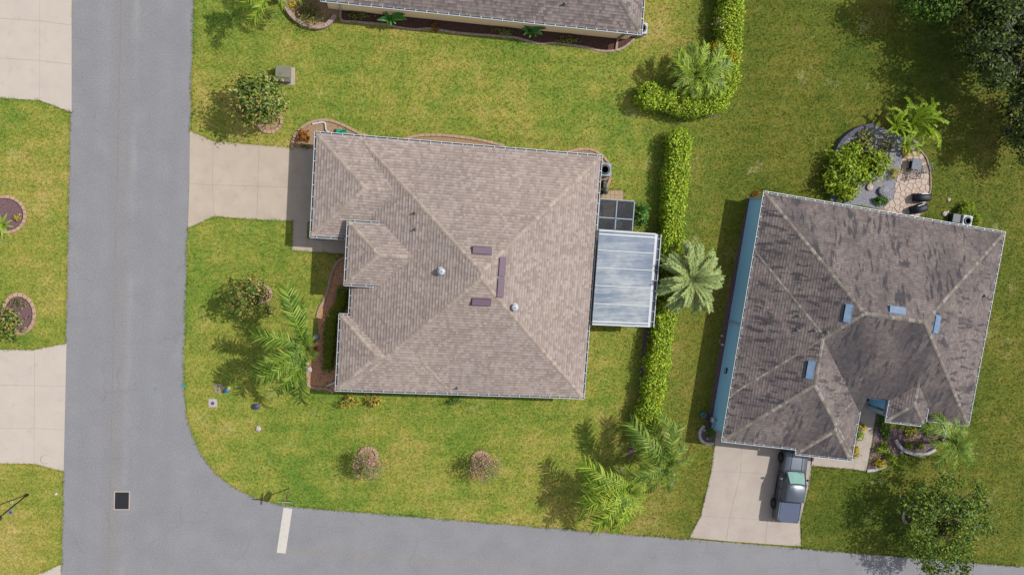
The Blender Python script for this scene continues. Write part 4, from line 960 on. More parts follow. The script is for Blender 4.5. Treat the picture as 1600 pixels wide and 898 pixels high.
def shrub(label, px, r, hh, mat, n=220, size=.14, name='shrub', cat='shrub', nc=9, spread=.28, aspect=.5, flat=1.0, hc=None):
    hc = hh*.5 if hc is None else hc
    return tree(label, None, px, hc, (r, r*flat, hh*.55), n, size, mat, nc, spread, 'bark', .03, cat, name, aspect, None, 4, .3)
# frond meshes ---------------------------------------------------------------
def frond_mesh(name, L, rise, droop, nleaf, ll, lw, mat, vee=.35, forward=.55, hang=.25, petiole=.12, tipw=.35, curl=0.0, ragged=.15):
    V, Fc = [], []; m = 14; ts = np.linspace(0, 1, m); pts = []; ang = rise; p = np.zeros(3); st = L/(m-1); yaw = 0.
    for i in range(m):
        pts.append(p.copy()); p = p+st*np.array([math.cos(ang)*math.cos(yaw), math.cos(ang)*math.sin(yaw), math.sin(ang)]); ang -= droop/(m-1); yaw += curl/(m-1)
    pts = np.array(pts)
    def at(t):
        f = t*(m-1); i = min(int(f), m-2); return pts[i]+(pts[i+1]-pts[i])*(f-i), (pts[i+1]-pts[i])/np.linalg.norm(pts[i+1]-pts[i])
    rb = MB(); rb.tube([tuple(q) for q in pts], .022+.006*L, .006, 5)
    V = list(rb.v); T3 = []
    for f in rb.f:
        for k in range(1, len(f)-1): T3.append((f[0], f[k], f[k+1]))
    for i in range(nleaf):
        t = petiole+(1-petiole)*(i+.5)/nleaf
        for sgn in (-1, 1):
            tt = min(.999, t+rng.uniform(-.3, .3)/nleaf); c, d = at(tt); side = np.array([-d[1], d[0], 0]); side /= max(1e-6, np.linalg.norm(side)); up = np.cross(d, side)
            if up[2] < 0: up = -up
            env = math.sin(math.pi*min(1, .18+.82*(1-t)**.8))**.6 if t > .5 else min(1, .45+1.2*t)
            l = ll*env*(1+ragged*rng.uniform(-1, 1)); l = max(l, ll*tipw)
            dr = side*sgn+d*(forward+.5*t+rng.uniform(-.22, .22))+up*(vee+rng.uniform(-.35, .4)); dr /= np.linalg.norm(dr)
            e1 = c+dr*l*.55; e2 = c+dr*l-np.array([0, 0, hang*l]); wv = np.cross(dr, up); wv /= max(1e-6, np.linalg.norm(wv)); wv *= lw/2
            b = len(V); V += [tuple(c-wv*.6), tuple(c+wv*.6), tuple(e1+wv), tuple(e1-wv), tuple(e2)]
            T3 += [(b, b+1, b+2), (b, b+2, b+3), (b+3, b+2, b+4)]
    Vn = np.array([tuple(v) for v in V], np.float32); Fn = np.array(T3, np.int32)
    me = bpy.data.meshes.new(name); me.vertices.add(len(Vn)); me.vertices.foreach_set('co', Vn.ravel()); me.loops.add(Fn.size); me.loops.foreach_set('vertex_index', Fn.ravel())
    me.polygons.add(len(Fn)); me.polygons.foreach_set('loop_start', np.arange(0, Fn.size, 3, dtype=np.int32)); me.update(calc_edges=True); me.materials.append(M[mat]); return me
def strap_mesh(name, L, w, rise, droop, mat):
    V, Fc = [], []; m = 8; p = np.zeros(3); ang = rise
    for i in range(m):
        t = i/(m-1); ww = w*math.sin(math.pi*min(1, .12+.88*t**.8))**.7 if i < m-1 else .005; ww = max(ww, .012)
        for s_, z in ((-1, .12), (0, 0), (1, .12)): V.append((p[0], s_*ww/2, p[2]+z*ww))
        p = p+L/(m-1)*np.array([math.cos(ang), 0, math.sin(ang)]); ang -= droop/(m-1)
    for i in range(m-1):
        for k in range(2): b = i*3+k; Fc.append((b, b+1, b+4, b+3))
    me = bpy.data.meshes.new(name); me.from_pydata(V, [], Fc); me.materials.append(M[mat]); me.polygons.foreach_set('use_smooth', [True]*len(me.polygons)); return me
def put(me, name, parent, loc, yaw, pitch=0.0, scale=1.0, roll=0.0):
    o = bpy.data.objects.new(name, me); COL.objects.link(o); o.parent = parent; o.location = loc; o.rotation_euler = (roll, -pitch, yaw); o.scale = (scale,)*3; return o
def palm_dead(t, top, n):
    for k in range(n): put(FDEAD, 'dead_frond', t, (top[0], top[1], top[2]-.1), random.uniform(0, 6.28), random.uniform(-.9, -.35), random.uniform(.6, .95), random.uniform(-.4, .4))
def palm(label, crown, hc, meshes, L, tips=None, n=18, base=None, trunk_r=.16, jitter=.2, skip=None, bark='bark', boots=True, pit=(-.25, .5), name='palm_tree', inner=5):
    cw = P(*crown, hc); b = base or cw; t = thing(name, label, 'palm', (b[0], b[1], 0)); top = (cw[0]-b[0], cw[1]-b[1], hc)
    m = MB(); pts = []
    for k in range(9):
        f = k/8; pts.append((top[0]*f**1.4, top[1]*f**1.4, -.05+(hc+.02)*f))
    m.tube(pts, trunk_r*1.15, trunk_r*.85, 10)
    if boots: m.lathe([(trunk_r*.85, hc-.35), (trunk_r*1.25, hc-.1), (trunk_r*1.0, hc+.12), (.03, hc+.3)], top[0], top[1], 10)
    m.build('trunk', bark, t, True)
    if hc > 2.5: palm_dead(t, top, 4)
    if tips:
        for k, tp in enumerate(tips):
            w = P(*tp, hc-.35); dx, dy = w[0]-cw[0], w[1]-cw[1]; l = math.hypot(dx, dy)
            put(meshes[k % len(meshes)], 'frond', t, top, math.atan2(dy, dx), random.uniform(-.12, .12), l/(L*.9), random.uniform(-.5, .5))
        for k in range(inner): put(meshes[k % len(meshes)], 'frond', t, top, random.uniform(0, 6.28), random.uniform(.45, .95), random.uniform(.3, .5))
    else:
        for k in range(n):
            f = k/n; yaw = k*2.39996+random.uniform(-jitter, jitter)
            put(meshes[k % len(meshes)], 'frond', t, top, yaw, pit[0]+(pit[1]-pit[0])*f+random.uniform(-.06, .06), random.uniform(.85, 1.05)*(1-.3*f), random.uniform(-.2, .2))
    return t
FDEAD = frond_mesh('dead_frond', 2.1, .1, 1.1, 22, .4, .04, 'frond_dead', .05, .9, .5, ragged=.4)
fq = [frond_mesh('queen_frond', 3.0, .62, 1.25+.2*k, 38, .64, .058, 'frond_queen', .3, .6, .4, curl=.35*(k-1), ragged=.3) for k in range(3)]
fg = [frond_mesh('green_frond', 2.6, .6, 1.3+.2*k, 36, .58, .052, 'frond_green', .3, .6, .45, curl=.5*(k-1), ragged=.35) for k in range(3)]
fl = [frond_mesh('lime_frond', 2.6, .6, 1.25+.2*k, 36, .6, .055, 'frond_lime', .3, .6, .4, curl=.4*(k-1), ragged=.35) for k in range(3)]
fs_ = [frond_mesh('silver_frond', 2.9, .45, .95+.15*k, 60, .48, .06, 'frond_silver', .35, .75, .15, curl=.25*(k-1)) for k in range(3)]
fa = [frond_mesh('areca_frond', 2.2, .75, 1.3+.2*k, 34, .55, .052, 'frond_lime', .25, .8, .3, curl=.6*(k-1), ragged=.3) for k in range(2)]+[frond_mesh('areca_frond', 2.2, .8, 1.3, 34, .55, .052, 'frond_green', .25, .8, .3, curl=.4, ragged=.3)]
fp = [frond_mesh('plume', 1.7, .95, 1.0+.3*k, 70, .13, .05, 'frond_plume', .3, .3, .05, .02, .9, 1.3*(k-1.5)) for k in range(4)]
palm('queen palm with bright green arching fronds by the front bed', (482, 543), 4.3, fq, 3.0, [(436, 456), (450, 462), (474, 470), (465, 480), (398, 522), (405, 512), (420, 535), (396, 582), (402, 575), (415, 598), (432, 612), (448, 618), (425, 560), (470, 628)], base=P(482, 541), inner=7)
palm('round silver-green date palm growing in the tall hedge', (1080, 437), 2.7, fs_, 2.9, n=56, trunk_r=.2, pit=(-.3, .7))
palm('clumped green palm inside the L-shaped hedge', (1086, 116), 2.2, fa, 2.2, [(1048, 90), (1062, 78), (1085, 72), (1108, 75), (1128, 88), (1136, 110), (1128, 135), (1105, 150), (1075, 152), (1060, 140), (1046, 120), (1052, 106), (1118, 125), (1100, 90), (1072, 100), (1112, 142), (1090, 150), (1056, 84), (1076, 74), (1098, 72), (1120, 80), (1134, 98), (1134, 122), (1120, 144), (1092, 154), (1066, 148), (1050, 132), (1044, 104), (1110, 104), (1068, 118)], trunk_r=.08, inner=7)
palm('darker palm at lower end of tall hedge, right of its pair', (1042, 723), 3.8, fg, 2.6, [(974, 676), (985, 688), (1030, 655), (1040, 660), (1081, 712), (1070, 700), (992, 752), (1000, 728), (1040, 762), (1020, 770), (1058, 745), (1010, 700), (982, 682), (1036, 650), (1076, 724), (1062, 690), (998, 742), (1030, 768)], inner=8)
palm('yellow-green palm near the side street, left of its pair', (984, 768), 3.4, fl, 2.6, [(907, 739), (914, 750), (904, 776), (918, 790), (930, 806), (948, 828), (962, 822), (950, 738), (972, 730), (1000, 738), (1012, 752), (996, 800), (925, 760), (940, 815), (910, 762), (936, 826), (955, 800), (988, 728), (1008, 770), (980, 812)], inner=8)
palm('drooping green palm in front of the grey-roofed house', (1492, 690), 3.2, fq[::-1], 3.0, [(1446, 655), (1462, 648), (1484, 655), (1512, 664), (1522, 684), (1520, 712), (1505, 730), (1482, 735), (1460, 728), (1446, 712), (1450, 690)], base=P(1466, 688), trunk_r=.13, inner=4)
palm('palm with one lime frond reaching in at the top left', (428, -24), 3.9, fl, 2.6, [(407, 38), (380, 10), (370, -20), (400, -60), (440, -80), (470, -60), (485, -30), (470, 0), (440, 14)], inner=3)
for lab, c, tp in (('feathery plume plant at top of flagstone patio, nearest the lawn', (1426, 196), [(1411, 152), (1418, 160), (1426, 150), (1434, 154), (1442, 156), (1448, 160), (1455, 163), (1460, 168), (1468, 176), (1464, 184), (1466, 195), (1466, 205), (1458, 212), (1448, 218), (1440, 222), (1430, 224), (1436, 176), (1446, 180), (1452, 196), (1420, 172), (1440, 204), (1428, 214)]),
                   ('feathery plume plant left of its taller neighbour in gravel bed', (1398, 196), [(1385, 170), (1400, 160), (1393, 166), (1408, 164), (1376, 180), (1370, 192), (1372, 204), (1380, 216), (1392, 224), (1406, 226), (1416, 218), (1420, 206), (1412, 178), (1388, 186), (1384, 206), (1402, 212)]),
                   ('feathery plume plant low beside patio edge', (1412, 226), [(1396, 214), (1404, 208), (1420, 210), (1432, 218), (1434, 230), (1424, 240), (1408, 242), (1396, 236), (1390, 226), (1416, 234)])):
    tp = tp+[(c[0]+(x-c[0])*random.uniform(.45, .85)+random.uniform(-5, 5), c[1]+(y-c[1])*random.uniform(.45, .85)+random.uniform(-5, 5)) for x, y in tp]
    palm(lab, c, 1.2, fp, 1.7, tp, base=P(c[0]-6, c[1]+4), trunk_r=.06, boots=False, name='plume_plant', inner=10)
fg_s = [strap_mesh('strap_leaf', .95, .16, .9, 1.3, 'leaf_agave') for k in range(2)]
palm('rosette plant with broad arching leaves at the left edge', (6, 352), .7, fg_s, .95, [(-18, 340), (-10, 330), (5, 326), (20, 332), (28, 342), (27, 356), (22, 368), (10, 374), (-4, 372), (-18, 362)], base=P(8, 347), trunk_r=.07, boots=False, name='rosette_plant', inner=9)
fb = [strap_mesh('strap_leaf', 1.0, .34, 1.0, 1.5, 'leaf_strap') for k in range(2)]
for lab, c, tips in (('broad glossy-leaved plant at left under eave of the top house', (609, 30), [(588, 35), (595, 24), (602, 20), (612, 44), (618, 42), (628, 36), (637, 38), (622, 22), (606, 42), (634, 28)]),
                     ('broad glossy-leaved plant at right under eave of the top house', (827, 48), [(808, 50), (812, 42), (820, 36), (832, 36), (843, 42), (852, 52), (846, 59), (834, 62), (823, 62), (838, 48), (814, 58)])):
    palm(lab, c, .75, fb, 1.0, tips, trunk_r=.05, boots=False, name='broadleaf_plant', inner=4)
# potted plant leaves
for k in range(9): put(fg_s[0], 'leaf', POT, (0, 0, .3), k*.7+.2, .3, .55)
# trees
tree('dense dark magnolia tree beside the transformer box', P(416, 184), (402, 157), 2.9, (2.0, 2.05, 1.5), 3400, .24, 'leaf_magnolia', 34, .17, 'bark', .12, aspect=.48)
tree('small leafy tree with rusty leaves near the front walk', P(408, 460), (387, 462), 2.3, (1.3, 1.55, 1.1), 1500, .22, 'leaf_rust', 22, .19, 'bark', .07)
tree('left of two pink crape myrtles on the lower lawn', P(575, 713), (575, 728), 1.6, (1.15, 1.1, .8), 1900, .10, 'leaf_myrtle', 22, .2, 'bark_pale', .05, extra=('blossom_pink', 700, .09), cat='crape myrtle')
tree('right of two pink crape myrtles on the lower lawn', P(751, 718), (759, 733), 1.6, (1.2, 1.0, .8), 1800, .10, 'leaf_myrtle', 22, .2, 'bark_pale', .05, extra=('blossom_pink', 640, .09), cat='crape myrtle')
tree('loose open-crowned tree over side street at bottom right', P(1424, 804), (1480, 824), 3.5, (5.0, 4.7, 1.4), 8200, .24, 'leaf_loose', 130, .07, 'bark', .13, limbs=30, shell=.2, twigs=30)
tree('rounded dense green tree at the top edge near right corner', None, (1448, -8), 3.4, (2.7, 1.9, 1.9), 3800, .24, 'leaf_dense', 40, .16, 'bark', .15)
tree('large oak with bare pale twigs in the top right corner', None, (1588, 66), 4.6, (4.6, 5.0, 2.8), 13000, .28, 'leaf_oak', 80, .09, 'bark_pale', .24, limbs=44, shell=.25, twigs=110)
tree('oak crown at the right edge below the corner oak', None, (1628, 195), 3.6, (3.2, 3.6, 2.4), 7000, .28, 'leaf_oak', 46, .11, 'bark_pale', .2, limbs=26, shell=.25, twigs=50)
tree('dark tree behind the corner oak, mostly outside the top edge', None, (1540, -22), 3.6, (4.2, 3.0, 2.4), 8000, .26, 'leaf_oak', 48, .14, 'bark', .2, limbs=20, twigs=20)
# hedges
def hedge(label, paths, width, hh, mat, name='hedge', dens=95, size=.17, cat='hedge', core='hedge_core', yellow=None, group=None, rough=.10):
    allc = [P(*p) for pth in paths for p in pth]; c = np.mean(allc, axis=0); t = thing(name, label, cat, (c[0], c[1], 0))
    Pn, Nn = [], []; cm = MB()
    for pth in paths:
        w = catmull([np.array(P(*p))-c for p in pth], 8); d = [0.]
        for a, b in zip(w[:-1], w[1:]): d.append(d[-1]+math.dist(a, b))
        L = d[-1]; w = np.array(w); d = np.array(d); n = int(L*(width+1.7*hh)*dens)
        s = rng.uniform(-width*.35, L+width*.35, n); sc = np.clip(s, 0, L); X = np.interp(sc, d, w[:, 0]); Y = np.interp(sc, d, w[:, 1])
        e = .05; TX = np.interp(np.clip(sc+e, 0, L), d, w[:, 0])-np.interp(np.clip(sc-e, 0, L), d, w[:, 0]); TY = np.interp(np.clip(sc+e, 0, L), d, w[:, 1])-np.interp(np.clip(sc-e, 0, L), d, w[:, 1])
        tl = np.hypot(TX, TY)+1e-9; TX /= tl; TY /= tl; over = s-sc; X = X+TX*over; Y = Y+TY*over
        th = rng.uniform(-.75, 1.75, n)*math.pi/2*.9+math.pi/2*.0   # around the section
        per = width+1.7*hh; q_ = rng.uniform(0, per, n); top_ = q_ < width; sd_ = np.where(q_ < width+.85*hh, -1., 1.)
        a = np.where(top_, q_-width/2, sd_*width/2); z = np.where(top_, hh, hh*(.08+.92*((q_-width) % (.85*hh))/(.85*hh)))
        rnd = np.clip((np.abs(a)/(width/2))**6*(z/hh)**6, 0, 1); z = z-rnd*.12*hh; a = a*(1-rnd*.06)
        cs = np.where(top_, a/(width/2)*.35, sd_); sn = np.where(top_, 1., .35)
        lump = 1+.13*np.sin(s*2.1+np.sin(s*.7)*2)+.07*np.sin(s*5.3+1)
        endf = np.sqrt(np.clip(1-(np.abs(over)/(width*.42))**2, .05, 1))
        a = a*lump*endf; z = np.clip(z*(1+.05*np.sin(s*1.3)+.04*np.sin(s*3.9)), .03, None)
        p = np.stack([X-TY*a, Y+TX*a, z], 1)+rng.normal(size=(n, 3))*rough*np.array([1, 1, .7]); p[:, 2] = np.maximum(p[:, 2], .04)
        Pn.append(p); Nn.append(np.stack([-TY*cs+TX*np.sign(over)*(np.abs(over) > .1), TX*cs+TY*np.sign(over)*(np.abs(over) > .1), np.abs(sn)+.25], 1)+rng.normal(size=(n, 3))*.5)
        # solid twiggy core
        sec = []; ss = np.linspace(0, L, max(6, int(L/.35)))
        for u in ss:
            x, y = np.interp(u, d, w[:, 0]), np.interp(u, d, w[:, 1]); tx, ty = np.interp(min(L, u+e), d, w[:, 0])-np.interp(max(0, u-e), d, w[:, 0]), np.interp(min(L, u+e), d, w[:, 1])-np.interp(max(0, u-e), d, w[:, 1]); q = math.hypot(tx, ty); tx /= q; ty /= q
            lw = width*.44*(1+.1*math.sin(u*2.1)); hz = hh*.93*(1+.05*math.sin(u*1.3))
            sec.append([(x-ty*a_*lw, y+tx*a_*lw, z_*hz) for a_, z_ in ((-1, 0), (-1.05, .5), (-.9, .85), (-.5, 1), (.5, 1), (.9, .85), (1.05, .5), (1, 0))])
        vs = [v for r_ in sec for v in r_]; fs = []
        for i in range(len(sec)-1):
            for k in range(7): fs.append((i*8+k, i*8+8+k, i*8+9+k, i*8+1+k))
        fs += [tuple(range(8)), tuple(range((len(sec)-1)*8, len(sec)*8))[::-1]]
        cm.add(vs, fs)
    cm.build('core', core, t)
    Pn, Nn = np.concatenate(Pn), np.concatenate(Nn); V, Fc = leaf_quads(Pn, Nn, size, .5); mesh_np('foliage', V, Fc, mat, t, kind='stuff')
    if group: t['group'] = group
    return t
HB = lambda px, h: None
def hp(pts, h): return [(585+(x-585)*(1-h/H), 330+(y-330)*(1-h/H)) for x, y in pts]     # hedge top in the picture -> its foot
hedge('tall clipped yellow-green hedge running down the property line', [hp([(1066, 213), (1062, 262), (1057, 330), (1050, 400), (1047, 470), (1036, 540), (1026, 610), (1016, 660), (1011, 692)], 1.5)], 1.42, 1.55, 'leaf_hedge', dens=210, size=.155)
hedge('L-shaped yellow-green hedge around the clumped palm at top', [hp([(1150, -40), (1147, 20), (1146, 70), (1142, 110), (1135, 140), (1122, 160)], 1.6), hp([(1010, 147), (1035, 153), (1065, 158), (1095, 163), (1122, 158)], 1.6)], 1.42, 1.7, 'leaf_hedge', dens=210, size=.155)
shrub('golden yellow shrub at inner side of the L-shaped hedge', (1143, 92), .5, 1.9, 'leaf_yellow', 300, .15, hc=1.6)
shrub('small golden shrub behind the clumped palm', (1118, 74), .4, 1.4, 'leaf_yellow', 200, .14, hc=1.2)
shrub('grey-green bush by the upper end of L-shaped hedge', (1125, 42), .65, 1.6, 'leaf_myrtle', 320, .14)
hedge('low dark green hedge under the front windows of tan-roofed house', [[(536, 452), (533, 472), (522, 492), (517, 515), (515, 545), (513, 575)]], .75, .5, 'leaf_dark', 'low_hedge', 150, .12)
shrub('glossy green shrub squeezed between patio roof and mesh enclosure', (999, 336), .72, 2.2, 'leaf_green', 900, .19, flat=1.25, nc=16, spread=.22)
shrub('orange-bronze croton in bed at the driveway corner', (472, 213), .45, .7, 'leaf_croton', 170, .2)
shrub('small brown plant next to the orange-bronze croton', (482, 217), .22, .35, 'leaf_croton', 60, .14)
shrub('low dark plants along shaded edge of driveway corner bed', (475, 229), .35, .3, 'leaf_magnolia', 90, .12, flat=.4)
shrub('mottled yellow and pink shrub at lower left corner of tan roof', (546, 626), .75, .8, 'leaf_mixed', 360, .17, flat=.6)
shrub('yellow-green shrub under lower eave of the tan roof', (580, 627), .75, .8, 'leaf_mixed', 340, .17, flat=.6)
shrub('green grassy clump under the lower eave of the tan roof', (713, 626), .9, .6, 'leaf_green', 300, .2, aspect=.18, flat=.45)
shrub('dark leafy plant beside the ring of front tree', (420, 485), .5, .6, 'leaf_magnolia', 120, .2)
shrub('green shrub below the queen palm crown', (463, 594), .75, 1.2, 'leaf_green', 420, .16)
shrub('orange flowers beside the queen palm trunk', (493, 545), .22, .4, 'leaf_croton', 60, .12)
shrub('large lime-green leafy bush beside the retaining wall', (1320, 268), 1.9, 1.8, 'leaf_lime', 2600, .34, nc=34, spread=.17, aspect=.34)
shrub('lime-green bush next to large bush, nearer the patio', (1364, 258), 1.3, 1.3, 'leaf_lime', 1200, .32, nc=20, spread=.2, aspect=.34)
shrub('lime-green bush just above eave of the grey roof', (1322, 302), .95, 1.1, 'leaf_lime', 560, .24, flat=.6)
shrub('olive sprawling plant in gravel behind large lime bush', (1350, 222), 1.0, .8, 'leaf_rust', 520, .22, nc=14)
shrub('dry grey-green plant in gravel below plume plants', (1384, 232), .75, .7, 'leaf_myrtle', 360, .2)
shrub('lime plant at top of gravel bed along the slate wall', (1330, 236), .8, .9, 'leaf_lime', 420, .3, aspect=.34)
shrub('yellow-green grass clump at edge of the flagstone patio', (1398, 272), .45, .6, 'leaf_mixed', 200, .3, aspect=.14)
shrub('dark low plant at lower corner of flagstone patio', (1376, 315), .75, .6, 'leaf_dark', 240, .2, flat=.6)
shrub('yellowish shrub between gravel bed and patio top', (1418, 238), .5, .6, 'leaf_yellow', 160, .2)
shrub('rounded clipped green bush next to white air conditioner', (1509, 326), .62, .8, 'leaf_lime', 1500, .13, nc=22, spread=.26, flat=.75)
shrub('small clipped bush right of the white air conditioner', (1526, 344), .36, .6, 'leaf_lime', 700, .12, nc=12, spread=.28, flat=1.3)
shrub('round bush inside white horseshoe edging', (1111, 676), .42, .7, 'leaf_dark', 260, .13)
for lab, px, r, mt in (('dark green shrub beside the porch of grey-roofed house', (1378, 665), .55, 'leaf_dark'), ('green shrub between walk and white planter wall', (1388, 680), .5, 'leaf_dense'), ('yellow-green shrub in mulch near the walk end', (1381, 700), .6, 'leaf_lime'),
                       ('golden shrub at lower tip of mulch bed', (1377, 720), .5, 'leaf_yellow'), ('lime shrub near the white edging end', (1394, 716), .55, 'leaf_lime'), ('feathery lime shrub under the eave beside porch', (1454, 672), .8, 'leaf_lime'),
                       ('yellowish shrub behind white planter wall', (1425, 677), .6, 'leaf_mixed'), ('small lime plant inside white planter wall', (1419, 695), .28, 'leaf_lime'), ('small lime plant at right inside white planter wall', (1438, 697), .3, 'leaf_lime'),
                       ('yellow plant by garage side of the walk', (1345, 668), .35, 'leaf_yellow'), ('spiky green plant in strip beside the walk', (1342, 682), .5, 'leaf_lime'), ('low golden plant at lower end of walk strip', (1338, 705), .4, 'leaf_yellow')):
    shrub(lab, px, r, .6, mt, int(260*r*2), .17)
shrub('brown-green shrub inside the curved block planter', (480, 18), 1.05, .9, 'leaf_rust', 800, .13, nc=18)
shrub('yellow flowers beside rim of the curved block planter', (457, 9), .3, .5, 'leaf_yellow', 90, .14)
shrub('low green cover along left bed below the top house', (560, 24), .8, .35, 'leaf_rust', 240, .14, flat=.4)
shrub('low green cover along right bed below the top house', (790, 49), .7, .35, 'leaf_rust', 220, .14, flat=.4)
shrub('low reddish plants near the right end of top house bed', (885, 62), .9, .35, 'leaf_rust', 240, .14, flat=.35)
shrub('small orange shrub in middle of top house bed', (680, 41), .35, .4, 'leaf_croton', 90, .14)
shrub('green and purple shrub in the oval bed on left lawn', (12, 505), 1.1, .9, 'leaf_magnolia', 700, .2, nc=16)
shrub('small purple-flowered plant at top of oval bed', (31, 472), .4, .35, 'leaf_rust', 110, .12)
shrub('yellow-orange flowers in round bed at left edge', (26, 338), .25, .35, 'leaf_yellow', 60, .13)
shrub('red-brown weeds at upper corner of the blue wall', (1182, 302), .4, .3, 'leaf_croton', 90, .14)
# ------------------------------------------------------------------ utilities and small things
def ac(label, c, rz, mat, s=.82, hh=.8, two=False):
    t = thing('air_conditioner', label, 'air conditioner', (c[0], c[1], 0), rz); a = s/2
    MB().box(-a-.08, a+.08, -a-.08, a+.08, -.02, .06, .015).build('pad', 'concrete_old', t)
    MB().box(-a, a, -a, a, .06, hh, .04).build('cabinet', mat, t)
    MB().lathe([(a*.80, hh-.01), (a*.80, hh+.012), (a*.72, hh+.012), (a*.70, hh+.004)], n=24).build('fan_rim', 'dark_iron', t)
    f = MB().lathe([(a*.72, hh+.004), (a*.7, hh+.008), (.01, hh+.008)], n=24).build('fan_opening', 'fan_dark', t)
    b = MB()
    for k in range(4):
        an = k*math.pi/2+.3; b.add([(.08*math.cos(an), .08*math.sin(an), hh+.016), (a*.62*math.cos(an), a*.62*math.sin(an), hh+.016), (a*.62*math.cos(an+.8), a*.62*math.sin(an+.8), hh+.03), (.08*math.cos(an+.8), .08*math.sin(an+.8), hh+.02)], [(0, 1, 2, 3)])
    b.lathe([(.1, hh+.015), (.1, hh+.04), (.04, hh+.05)], n=12); b.build('fan', 'steel', t)
    gl = MB()
    for rr in (.3, .5, .68): gl.lathe([(a*rr, hh+.05), (a*rr+.012, hh+.055), (a*rr, hh+.06)], n=20)
    gl.build('grille', 'dark_iron', t)
ac('grey air conditioner tucked under the back corner eave of tan roof', P(945, 265, .8), h1.a, 'ac_grey', .95, .85)
ac('white air conditioner with dark fan above eave of the grey roof', P(1512, 345, .75), h2.a, 'ac_white', .85, .75)
ac('pale air conditioner at right end of the top house', P(1003.5, 44, .8), h3.a, 'ac_white', .8, .8)
c = P(1495, 341, .55); t = thing('utility_box', 'dark teal cabinet beside the white air conditioner', 'cabinet', (c[0], c[1], 0), h2.a)
MB().box(-.34, .34, -.32, .32, 0, .55, .06).build('body', 'fan_dark', t); MB().box(-.36, .36, -.34, .34, .55, .58, .02).build('lid', 'fan_dark', t)
c = P(945, 286, .5); t = thing('utility_box', 'dark box on the wall beside the grey air conditioner', 'cabinet', (c[0], c[1], 0), h1.a); MB().box(-.15, .15, -.35, .2, .1, .6, .03).build('body', 'black_plastic', t); MB().tube([(0, 0, .6), (0, 0, .8), (-.2, 0, .9)], .03).build('conduit', 'ac_grey', t)
c = P(946, 299, .5); t = thing('trash_bin', 'small dark bin on the corner of the paver pad', 'bin', (c[0], c[1], .03), h1.a); MB().lathe([(.16, 0), (.2, .5), (.22, .52), (.2, .56), (.03, .6)], n=14).build('body', 'black_plastic', t); MB().tube([(-.1, 0, .6), (.1, 0, .6)], .02).build('handle', 'dark_iron', t)
# transformer
c = P(445, 118); t = thing('transformer_box', 'olive-grey pad-mounted transformer box on the upper lawn', 'transformer', (c[0], c[1], 0), math.radians(-3))
MB().box(-.62, .66, -.62, .56, -.02, .06, .02).build('pad', 'concrete_old', t)
MB().add([(-.5, -.5, .06), (.42, -.5, .06), (.42, .48, .06), (-.5, .48, .06), (-.5, -.5, .66), (.42, -.5, .66), (.42, .48, .8), (-.5, .48, .8), (-.5, -.22, .8), (.42, -.22, .8)],
         [(0, 1, 5, 4), (1, 2, 6, 9, 5), (2, 3, 7, 6), (3, 0, 4, 8, 7), (4, 5, 9, 8), (8, 9, 6, 7)]).build('cabinet', 'transformer_green', t)
l = MB().box(-.53, .45, -.25, .51, .80, .83, .012).build('lid', 'transformer_green', t); MB().box(-.06, 0, -.515, -.5, .25, .4).build('lock_hasp', 'steel', t)
for s in (-1, 1): MB().box(-.35 if s < 0 else .25, -.28 if s < 0 else .32, .47, .50, .6, .78).build('hinge', 'dark_iron', t)
def lid(label, px, mat, top, s=.30, round_=False, cap='plum_iron', h=.03, cr=.12):
    c = P(*px); t = thing('utility_cover', label, 'utility cover', (c[0], c[1], 0), random.uniform(-.05, .05))
    if round_: MB().lathe([(s, -.02), (s, h), (s*.9, h+.02)], n=16).build('collar', mat, t)
    else: MB().box(-s, s, -s, s, -.02, h, .015).build('collar', mat, t)
    MB().lathe([(cr, h-.01), (cr, h+.02), (cr*.8, h+.03)], n=16).build('lid', cap, t)
lid('concrete utility cover with brass lid on the front lawn', (341.5, 606), 'paver_grey', 0, .29, cap='brass')
lid('pale concrete utility cover with plum iron lid on the front lawn', (332.5, 629.5), 'edging_white', 0, .29, cap='plum_iron')
lid('small white valve cover next to the transformer tree', (429.5, 139), 'edging_white', 0, .14, cap='steel', cr=.08)
lid('round white cleanout cap by the palms near grey house driveway', (1053, 741), 'paint_white', 0, .12, True, 'paint_white', .05, .08)
lid('grey meter cover by the palms near grey house driveway', (1049, 754), 'ac_grey', 0, .16, cap='steel', cr=.09)
lid('small white cap in the lawn beside the left street edge', (88, 771), 'paint_white', 0, .09, True, 'paint_white', .04, .06)
lid('small white cover near foot of the lamp pole', (18.5, 784), 'paint_white', 0, .1, True, 'steel', .03, .06)
lid('blue-grey cover near foot of the lamp pole', (17, 799.5), 'ac_grey', 0, .16, True, 'navy_plastic', .03, .1)
lid('round manhole lid in the left middle driveway', (70.5, 717.5), 'concrete_old', 0, .30, True, 'concrete_pale', .024, .27)
c = P(354, 610, .35); t = thing('meter_cap', 'bright blue capped post beside the brass-lidded cover', 'post', (c[0], c[1], 0)); MB().tube([(0, 0, 0), (0, 0, .3)], .05).build('post', 'pipe_grey', t); MB().lathe([(.14, .28), (.16, .32), (.15, .38), (.05, .42)], n=14).build('cap', 'blue_plastic', t)
c = P(357.5, 606, .2); t = thing('marker_flag', 'small yellow marker behind the blue capped post', 'marker', (c[0], c[1], 0)); MB().tube([(0, 0, 0), (0, 0, .22)], .03).build('stake', 'pipe_grey', t); MB().lathe([(.11, .2), (.12, .24), (.04, .27)], n=12).build('cap', 'yellow_plastic', t)
c = P(400.5, 635, .3); t = thing('path_light', 'navy domed garden light on the front lawn', 'garden light', (c[0], c[1], 0)); MB().tube([(0, 0, 0), (0, 0, .28)], .03).build('stake', 'dark_iron', t); MB().lathe([(.22, .26), (.2, .32), (.1, .38), (.02, .4)], n=16).build('shade', 'navy_plastic', t)
